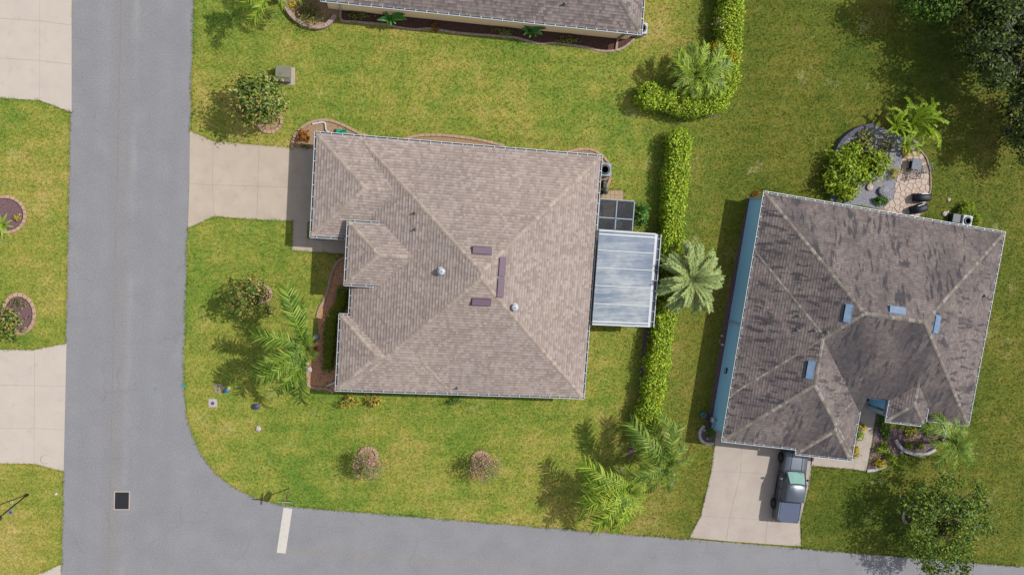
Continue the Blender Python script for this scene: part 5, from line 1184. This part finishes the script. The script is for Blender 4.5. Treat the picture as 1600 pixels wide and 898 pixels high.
c = P(404, 669); t = thing('stone', 'pale stone on the front lawn below garden light', 'stone', (c[0], c[1], 0))
def rock(parent, r, mat, sq=.6, name='body'):
    me = MB().lathe([(r*.75, -.03), (r, r*sq*.5), (r*.85, r*sq), (r*.4, r*sq*1.3), (.02, r*sq*1.4)], n=9)
    me.v = [(x*random.uniform(.85, 1.15), y*random.uniform(.75, 1.1), z) for x, y, z in me.v]; return me.build(name, mat, parent)
rock(t, .22, 'rock_white')
for lab, px, r, mt in (('white rock beside foot of the queen palm', (483, 577), .24, 'rock_white'), ('blue-grey rock beside the queen palm trunk', (494, 526), .24, 'ac_grey'),
                       ('pale rock on lawn right of the flagstone patio', (1482, 312), .16, 'rock_white'), ('larger pale rock left of the dark teal cabinet', (1475, 334), .22, 'rock_white'), ('small pale rock right of larger one by teal cabinet', (1480, 331), .12, 'rock_white'),
                       ('white rock in the mulch near white edging', (1397, 719), .2, 'rock_white'), ('white rock at foot of the white planter wall', (1408, 705), .16, 'rock_white'), ('tan rock on foot of queen palm bed edge', (477, 568), .32, 'edging_salmon'),
                       ('big grey boulder in gravel bed near plume plant', (1382, 243), .45, 'gravel_grey'), ('tan boulder between lime bushes and patio', (1358, 292), .3, 'flagstone'), ('grey boulder at lower gravel bed', (1378, 298), .45, 'gravel_grey'),
                       ('white rock inside horseshoe edging', (1101, 671), .14, 'rock_white'), ('cream rock at bottom of horseshoe edging', (1105, 684), .12, 'rock_white')):
    c = P(*px); t = thing('rock', lab, 'rock', (c[0], c[1], 0)); rock(t, r, mt)
# green watering tub
c = P(533, 207.5, .3); t = thing('watering_tub', 'bright green tub under eave of the tan roof', 'tub', (c[0], c[1], 0), h1.a); MB().box(-.38, .38, -.24, .24, .0, .28, .06).build('body', 'green_plastic', t); MB().bar((-.1, .05, .3), (.35, .2, .36), .05, .04).build('handle', 'black_plastic', t)
# stop sign
c = P(452.5, 762); t = thing('stop_sign', 'octagonal stop sign post with crossed street blades at the corner', 'sign', (c[0], c[1], 0), math.radians(-8))
MB().bar((0, 0, -.05), (0, 0, 2.72), .06, .06).build('post', 'post_wood', t)
oc = [(.38*math.cos(math.pi/8+k*math.pi/4), .38*math.sin(math.pi/8+k*math.pi/4)) for k in range(8)]
m = MB().prism([(a, b) for a, b in oc], 0, .012); m.v = [(.034+z, y, 2.05+x) for x, y, z in m.v]; m.build('sign_plate', 'red_paint', t)
m = MB(); oi = [(a*.93, b*.93) for a, b in oc]
for k in range(8):
    a, b, d_, e_ = oc[k], oc[(k+1) % 8], oi[(k+1) % 8], oi[k]; m.add([(.049, p[1], 2.05+p[0]) for p in (a, b, d_, e_)], [(0, 1, 2, 3)])
m.build('border', 'paint_white', t)
MB().box(-.48, .48, -.008, .008, 2.66, 2.88).build('street_blade', 'sign_green', t); MB().box(-.48, .48, -.012, .012, 2.88, 2.90).build('blade_edge', 'paint_white', t)
MB().box(-.008, .008, -.42, .42, 2.46, 2.645).build('street_blade', 'sign_green', t)
# lamp pole
c = P(43, 772); t = thing('lamp_pole', 'slim black lamp pole leaning out of view at bottom left', 'lamp pole', (c[0], c[1], 0))
MB().lathe([(.09, 0), (.09, .25), (.06, .3)], n=12).build('base', 'dark_iron', t); MB().tube([(0, 0, .2), (0, 0, 4.2)], .05, .04, 10).build('pole', 'dark_iron', t)
MB().lathe([(.06, 4.2), (.16, 4.3), (.2, 4.55), (.22, 4.6), (.1, 4.75), (.02, 4.85)], n=14).build('lamp_head', 'dark_iron', t)
# patio furniture behind the grey house
c = P(1432, 257, .6); t = thing('patio_table', 'square grey patio table on the flagstones', 'table', (c[0], c[1], .035), h2.a)
MB().box(-.42, .42, -.42, .42, .60, .65, .02).build('table_top', 'slate_top', t); MB().lathe([(.06, .65), (.05, .655), (.02, .656)], n=12).build('centre_ring', 'dark_iron', t)
for sx in (-.36, .36):
    for sy in (-.36, .36): MB().bar((sx, sy, 0), (sx, sy, .6), .05, .05).build('leg', 'dark_iron', t)
MB().box(-.34, .34, -.34, .34, .18, .21).build('shelf', 'dark_iron', t)
def chair(label, px, rz, mat='dark_iron'):
    c = P(*px, .4); t = thing('patio_chair', label, 'chair', (c[0], c[1], .035), rz)
    m = MB()
    for k in range(5): m.bar((-.24+.12*k, -.25, .42), (-.24+.12*k, .25, .42), .05, .025)
    m.build('seat', mat, t)
    m = MB()
    for k in range(5): m.bar((-.24+.12*k, -.25, .44), (-.24+.12*k, -.38, .9), .035, .02)
    m.bar((-.27, -.38, .9), (.27, -.38, .9), .05, .04); m.build('backrest', mat, t)
    for sx in (-.27, .27):
        MB().bar((sx, -.3, .64), (sx, .24, .64), .05, .03).build('armrest', mat, t)
        for sy, sz in ((-.27, .42), (.24, .64)): MB().bar((sx, sy, 0), (sx, sy, sz), .035, .035).build('leg', mat, t)
chair('open-backed iron chair in the middle of flagstones', (1425, 273), math.radians(75))
chair('iron chair at the right rim of flagstones, near table', (1449, 264), math.radians(200))
def grill(label, px, rz, k):
    c = P(*px, .8); t = thing('grill', label, 'grill', (c[0], c[1], .02), rz)
    m = MB(); sec = []
    for y, w, z0, z1 in ((-.58, .26, .1, .75), (-.5, .30, .02, .86), (-.3, .31, .0, .98), (.3, .31, .0, .98+.04*k), (.5, .30, .02, .86), (.58, .26, .1, .75)):
        sec.append([(-w, y, z0), (-w*1.02, y, (z0+z1)*.5), (-w*.85, y, z1-.1), (-w*.4, y, z1), (w*.4, y, z1), (w*.85, y, z1-.1), (w*1.02, y, (z0+z1)*.5), (w, y, z0)])
    vs = [v for s in sec for v in s]; fs = []
    for i in range(5):
        for j in range(8): fs.append((i*8+j, i*8+(j+1) % 8, i*8+8+(j+1) % 8, i*8+8+j))
    fs += [tuple(range(8))[::-1], tuple(range(40, 48))]; m.add(vs, fs); m.build('cover', 'black_cover', t, True)
    MB().bar((.29, -.3, .8), (.29, .3, .8), .03, .03).build('handle', 'steel', t)
    for sx in (-.2, .2):
        for sy in (-.42, .42): MB().tube([(sx, sy, -.02), (sx, sy, .08)], .04, n=8).build('caster', 'rubber', t)
grill('black covered grill at the patio rim, upper of the two', (1445, 308.5), h2.a+math.radians(98), 0)
grill('black covered grill close to eave of grey roof, lower of the two', (1440.5, 326), h2.a+math.radians(115), 1)
# hose bib and meter on the blue wall
def onwall(px, py, z): l = h2.w2l(P(px, py, z)); return h2.l2w((.17, l[1]))
c = onwall(1131, 578, 1.0); t = thing('hose_reel', 'dark teal hose hanger on the blue wall', 'hose hanger', (c[0], c[1], 1.15), h2.a)
MB().box(-.10, 0, -.2, .2, -.04, .04, .01).build('bracket', 'fan_dark', t); MB().tube([(-.08, -.2, 0), (-.22, -.22, .02), (-.25, .1, .05), (-.12, .25, .1)], .025).build('arm', 'fan_dark', t)
c = onwall(1109, 655, .6); t = thing('gas_meter', 'grey gas meter with pipes at lower end of blue wall', 'meter', (c[0], c[1], .5), h2.a)
MB().box(-.34, -.06, -.16, .16, -.1, .28, .05).build('body', 'ac_white', t); MB().tube([(-.2, .1, .28), (-.2, .1, .5), (-.05, .1, .5)], .03).build('inlet_pipe', 'steel', t); MB().tube([(-.2, -.1, -.5), (-.2, -.1, -.1)], .03).build('riser_pipe', 'steel', t); MB().tube([(-.2, -.1, .28), (-.2, -.3, .4), (-.05, -.35, .4)], .03).build('outlet_pipe', 'steel', t)
c = P(1099.5, 648.5, .4); t = thing('bucket', 'pale teal bucket on lawn beside the gas meter', 'bucket', (c[0], c[1], 0)); MB().lathe([(.16, 0), (.2, .36), (.22, .38), (.19, .38), (.16, .1)], n=14).build('body', 'teal_plastic', t); MB().tube([(-.2, 0, .36), (-.12, 0, .5), (.12, 0, .5), (.2, 0, .36)], .012).build('handle', 'steel', t)
c = P(1106, 652, .3); t = thing('hose_pot', 'dark red pot with coiled hose by blue wall', 'pot', (c[0], c[1], 0)); MB().lathe([(.2, 0), (.26, .3), (.28, .34), (.24, .34), (.22, .2)], n=14).build('pot', 'plum_iron', t)
m = MB(); m.tube([(.17*math.cos(a), .17*math.sin(a), .32+.004*a) for a in np.linspace(0, 12, 40)], .02, n=5); m.build('hose', 'fan_dark', t)
c = P(1128, 538, .25); t = thing('outlet_stub', 'short white pipe stub beside foot of blue wall', 'pipe', (c[0], c[1], 0)); MB().tube([(0, 0, 0), (0, 0, .35)], .06).build('pipe', 'pipe_white', t); MB().lathe([(.08, .33), (.08, .4), (.03, .42)], n=10).build('cap', 'pipe_white', t)
for lab, px in (('low white stub beside dark mulch near the downspout', (1127, 524)),):
    c = P(*px); t = thing('outlet_stub', lab, 'pipe', (c[0], c[1], 0)); MB().tube([(0, 0, 0), (0, 0, .15)], .06).build('pipe', 'pipe_white', t); MB().lathe([(.08, .13), (.08, .18), (.03, .2)], n=10).build('cap', 'pipe_white', t)
# ------------------------------------------------------------------ pickup truck
wf, wr = Vector(P(1219.5, 714, .39)), Vector(P(1208, 785.5, .39)); ax = (wf-wr).normalized(); wb = (wf-wr).length
rt = Vector((ax.y, -ax.x)); ctr = (wf+wr)/2+rt*.98
t = thing('pickup_truck', 'dark grey crew-cab pickup truck parked nose-in under the eave', 'truck', (ctr.x, ctr.y, .02), math.atan2(ax.y, ax.x)-math.pi/2)
f2, r2 = wb/2, -wb/2
def loft(secs, cap=True):
    m = MB(); n = len(secs[0]); vs = [v for s in secs for v in s]; fs = []
    for i in range(len(secs)-1):
        for j in range(n): fs.append((i*n+j, i*n+(j+1) % n, (i+1)*n+(j+1) % n, (i+1)*n+j))
    if cap: fs += [tuple(range(n))[::-1], tuple(range((len(secs)-1)*n, len(secs)*n))]
    return m.add(vs, fs)
def bsec(y, w, zb, zt, sh=.12, crown=.03):
    return [(-w*.96, y, zb), (-w, y, zb+.25), (-w, y, zt-.28), (-w+.03, y, zt-.10), (-w+sh, y, zt), (-w*.35, y, zt+crown), (w*.35, y, zt+crown), (w-sh, y, zt), (w-.03, y, zt-.10), (w, y, zt-.28), (w, y, zb+.25), (w*.96, y, zb)]
yF, yR = f2+.98, r2-1.18
loft([bsec(yF, .72, .45, .92), bsec(yF-.12, .90, .38, 1.02), bsec(yF-.5, .97, .34, 1.08), bsec(f2-.6, .985, .33, 1.14), bsec(f2-1.0, .985, .33, 1.17)]).build('front_body', 'truck_paint', t, True)
loft([bsec(f2-1.0, .985, .33, 1.17), bsec(.2, .99, .33, 1.2), bsec(r2+.45, .985, .33, 1.2)]).build('cab_body', 'truck_paint', t, True)
loft([bsec(r2+.43, .985, .36, 1.2, .09, 0), bsec(r2, .985, .36, 1.22, .09, 0), bsec(yR+.12, .975, .4, 1.22, .09, 0), bsec(yR, .90, .45, 1.18, .09, 0)]).build('bed', 'truck_paint', t, True)
# hood creases
for sx in (-.42, .42): MB().bar((sx, yF-.25, 1.10), (sx*1.12, f2-.95, 1.19), .035, .03).build('hood_crease', 'dark_iron', t)
# greenhouse
cyF, cyR = f2-.85, r2+.48
def gsec(z, yf, yr, w): return [(-w, yr, z), (-w, yf-.25, z), (-w*.8, yf-.04, z), (-w*.3, yf+.02, z), (w*.3, yf+.02, z), (w*.8, yf-.04, z), (w, yf-.25, z), (w, yr, z)]
loft([gsec(1.16, cyF, cyR, .92), gsec(1.45, cyF-.42, cyR+.05, .86), gsec(1.74, cyF-.82, cyR+.14, .77), gsec(1.83, cyF-1.0, cyR+.24, .70)][::1]).build('cab_roof', 'truck_paint', t, True)
def quadpart(name, pts, mat, off=(0, 0, 0)): return MB().add([tuple(p[i]+off[i] for i in range(3)) for p in pts], [tuple(range(len(pts)))]).build(name, mat, t)
quadpart('windshield', [(-.70, cyF-.06, 1.21), (-.28, cyF+.0, 1.21), (.28, cyF+.0, 1.21), (.70, cyF-.06, 1.21), (.60, cyF-.80, 1.72), (.24, cyF-.76, 1.72), (-.24, cyF-.76, 1.72), (-.60, cyF-.80, 1.72)], 'car_glass', (0, .045, .03))
quadpart('windshield_seal', [(-.80, cyF-.04, 1.18), (-.30, cyF+.03, 1.18), (.30, cyF+.03, 1.18), (.80, cyF-.04, 1.18), (.66, cyF-.86, 1.75), (.24, cyF-.82, 1.75), (-.24, cyF-.82, 1.75), (-.66, cyF-.86, 1.75)], 'black_plastic', (0, .03, .012))
quadpart('rear_window', [(-.62, cyR+.02, 1.26), (.62, cyR+.02, 1.26), (.56, cyR+.10, 1.68), (-.56, cyR+.10, 1.68)], 'dark_glass', (0, -.015, 0))
for sx in (-1, 1):
    for ya, yb in ((cyF-.55, cyF-1.35), (cyF-1.45, cyR+.25)):
        quadpart('side_window', [(sx*.905, ya, 1.24), (sx*.905, yb, 1.24), (sx*.785, yb-.02*0, 1.68), (sx*.785, ya-.28 if ya == cyF-.55 else ya, 1.68)], 'dark_glass', (sx*.012, 0, 0))
    MB().box(sx*.99-.006, sx*.99+.006, cyF-1.42, cyF-1.38, .4, 1.18).build('door_seam', 'black_plastic', t)
    for yy in (cyF-1.2, cyR+.3): MB().bar((sx*1.0, yy, 1.0), (sx*1.0, yy+.18, 1.0), .03, .03).build('door_handle', 'chrome', t)
    MB().box(sx*1.12-.09, sx*1.12+.09, cyF-.62, cyF-.48, 1.16, 1.34, .03).build('mirror', 'chrome' if sx < 0 else 'truck_paint', t)
    MB().bar((sx*.90, cyF-.55, 1.2), (sx*1.05, cyF-.55, 1.22), .05, .04).build('mirror_arm', 'black_plastic', t)
    MB().box(sx*.72-.17, sx*.72+.17, yF-.13, yF-.03, .78, .95, .03).build('headlight', 'chrome', t)
    MB().box(sx*.88-.05, sx*.88+.05, yR-.015, yR+.1, .8, 1.12, .02).build('taillight', 'lamp_red', t)
    MB().bar((sx*.95, cyF-.5, .42), (sx*.95, cyR+.1, .42), .12, .05).build('running_board', 'black_plastic', t)
    for yy in (f2, r2):
        w = MB().lathe([(.30, -.13), (.38, -.12), (.39, -.06), (.39, .06), (.38, .12), (.30, .13)], n=22); w.v = [(sx*.90+z, yy+x, .39+y) for x, y, z in w.v]
        wo = w.build('wheel', 'rubber', t, True)
        r_ = MB().lathe([(.26, -.02), (.28, .0), (.25, .02), (.05, .03)], n=18); r_.v = [(sx*(.90+.115+z), yy+x, .39+y) for x, y, z in r_.v]; r_.build('rim', 'rim_grey', wo)
        a_ = MB()
        pts = [(sx*.992, yy+.47*math.cos(a), .39+.47*math.sin(a)) for a in np.linspace(.05, math.pi-.05, 9)]
        for p, q_ in zip(pts[:-1], pts[1:]): a_.bar(p, q_, .05, .05)
        a_.build('wheel_arch', 'black_plastic', t)
MB().prism([(-.82, r2+.40), (-.84, yR+.35), (-.76, yR+.10), (-.4, yR+.03), (.4, yR+.03), (.76, yR+.10), (.84, yR+.35), (.82, r2+.40)], 1.20, 1.25, .02).build('tonneau_cover', 'tonneau', t)
for sx in (-1, 1): MB().bar((sx*.885, yR+.25, 1.235), (sx*.885, r2+.4, 1.235), .05, .03).build('bed_rail', 'chrome', t)
MB().box(-.85, .85, yR-.16, yR-.01, .45, .62, .03).build('rear_bumper', 'chrome', t); MB().box(-.88, .88, yF-.04, yF+.1, .42, .62, .03).build('front_bumper', 'chrome', t)
MB().box(-.5, .5, yF-.04, yF+.01, .66, .9).build('grille', 'black_plastic', t); MB().box(-.75, .75, yR-.012, yR+.0, .7, 1.1).build('tailgate', 'truck_paint', t)
for sx in (-.35, .1): MB().bar((sx, cyF+.08, 1.235), (sx+.42, cyF-.12, 1.31), .02, .015).build('wiper', 'black_plastic', t)
MB().tube([(-.55, cyF-.9, 1.8), (-.56, cyF-.95, 2.2)], .008, n=5).build('antenna', 'black_plastic', t)
MB().box(-.12, .12, cyR+.19, cyR+.21, 1.74, 1.78).build('brake_light', 'dark_iron', t)
# ------------------------------------------------------------------ grass blades on the lawns
def grass():
    n = 210000
    x0, x1, y0, y1 = -27.5, 52.5, -30.5, 15.5
    X = rng.uniform(x0, x1, n); Y = rng.uniform(y0, y1, n); keep = np.ones(n, bool)
    for p in NOGRASS:
        ar_ = np.array(p); bb = (X > ar_[:, 0].min()) & (X < ar_[:, 0].max()) & (Y > ar_[:, 1].min()) & (Y < ar_[:, 1].max())
        idx = np.where(bb & keep)[0]
        if len(idx): keep[idx[inside(X[idx], Y[idx], p)]] = False
    X, Y = X[keep], Y[keep]
    ex, ey, px_, py_ = [], [], [], []
    for p in EDGES:
        q = p+[p[0]] if len(p) > 2 else p
        for a_, b_ in zip(q[:-1], q[1:]):
            L_ = math.dist(a_, b_); m_ = int(min(L_, 90)*30)
            if m_ < 1: continue
            u = rng.random(m_); off = rng.normal(0, .04, m_)+.05*np.sin(u*L_*1.7+rng.random()*6)*rng.random(); nx_, ny_ = -(b_[1]-a_[1])/L_, (b_[0]-a_[0])/L_
            ex.append(a_[0]+(b_[0]-a_[0])*u+nx_*off); ey.append(a_[1]+(b_[1]-a_[1])*u+ny_*off); px_.append(np.full(m_, nx_)); py_.append(np.full(m_, ny_))
    ex, ey, px_, py_ = [np.concatenate(q_) for q_ in (ex, ey, px_, py_)]; k_ = (ex > x0) & (ex < x1) & (ey > y0) & (ey < y1); ex, ey, px_, py_ = ex[k_], ey[k_], px_[k_], py_[k_]
    sides = []
    for sg in (-.22, .22):              # keep only where one side is lawn
        hit = np.zeros(len(ex), bool)
        for p in NOGRASS: hit |= inside(ex+px_*sg, ey+py_*sg, p)
        sides.append(hit)
    ok = ~(sides[0] & sides[1])
    X, Y = np.concatenate([X, ex[ok]]), np.concatenate([Y, ey[ok]]); n = len(X); V = []; nb = 4
    a = rng.uniform(0, 6.283, (n, nb)); ln = rng.uniform(.06, .13, (n, nb)); el = rng.uniform(.25, 1.1, (n, nb)); w = rng.uniform(.012, .024, (n, nb))
    ca, sa = np.cos(a), np.sin(a); bx = X[:, None]+ca*.01; by = Y[:, None]+sa*.01
    v0 = np.stack([bx-sa*w, by+ca*w, np.full_like(bx, -.01)], -1); v1 = np.stack([bx+sa*w, by-ca*w, np.full_like(bx, -.01)], -1)
    v2 = np.stack([bx+ca*ln*np.cos(el), by+sa*ln*np.cos(el), ln*np.sin(el)], -1)
    V = np.stack([v0, v1, v2], 2).reshape(-1, 3); Fc = np.arange(len(V)).reshape(-1, 3)
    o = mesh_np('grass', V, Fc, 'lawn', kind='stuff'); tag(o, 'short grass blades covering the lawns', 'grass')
grass()

# repeats share a group phrase
PHRASE = {'house': 'houses around the corner', 'driveway': 'concrete driveways', 'front_walk': 'concrete front walks', 'shrub': 'garden shrubs', 'tree': 'yard trees', 'palm_tree': 'palms in the gardens',
          'rock': 'loose garden rocks', 'bed_edging': 'planting bed edgings', 'planter_wall': 'low planter walls', 'tree_ring': 'tree rings', 'mulch_bed': 'mulched planting beds', 'utility_cover': 'utility covers in the ground',
          'air_conditioner': 'outdoor air conditioners', 'hedge': 'tall clipped hedges', 'plume_plant': 'plume plants by the patio', 'broadleaf_plant': 'broad-leaved plants under the top eave', 'patio_chair': 'patio chairs',
          'grill': 'covered grills', 'utility_box': 'utility cabinets', 'mat': 'door mats', 'paint_mark': 'paint marks on the street', 'outlet_stub': 'pipe stubs by the blue wall'}
for o in list(COL.objects):
    if o.parent is None and 'label' in o.keys():
        n_ = o.name.split('.')[0]
        if n_ in PHRASE: o['group'] = PHRASE[n_]
for o in list(COL.objects):
    if o.name.startswith('tree') and o.get('category') == 'crape myrtle': o['group'] = 'pink crape myrtles'
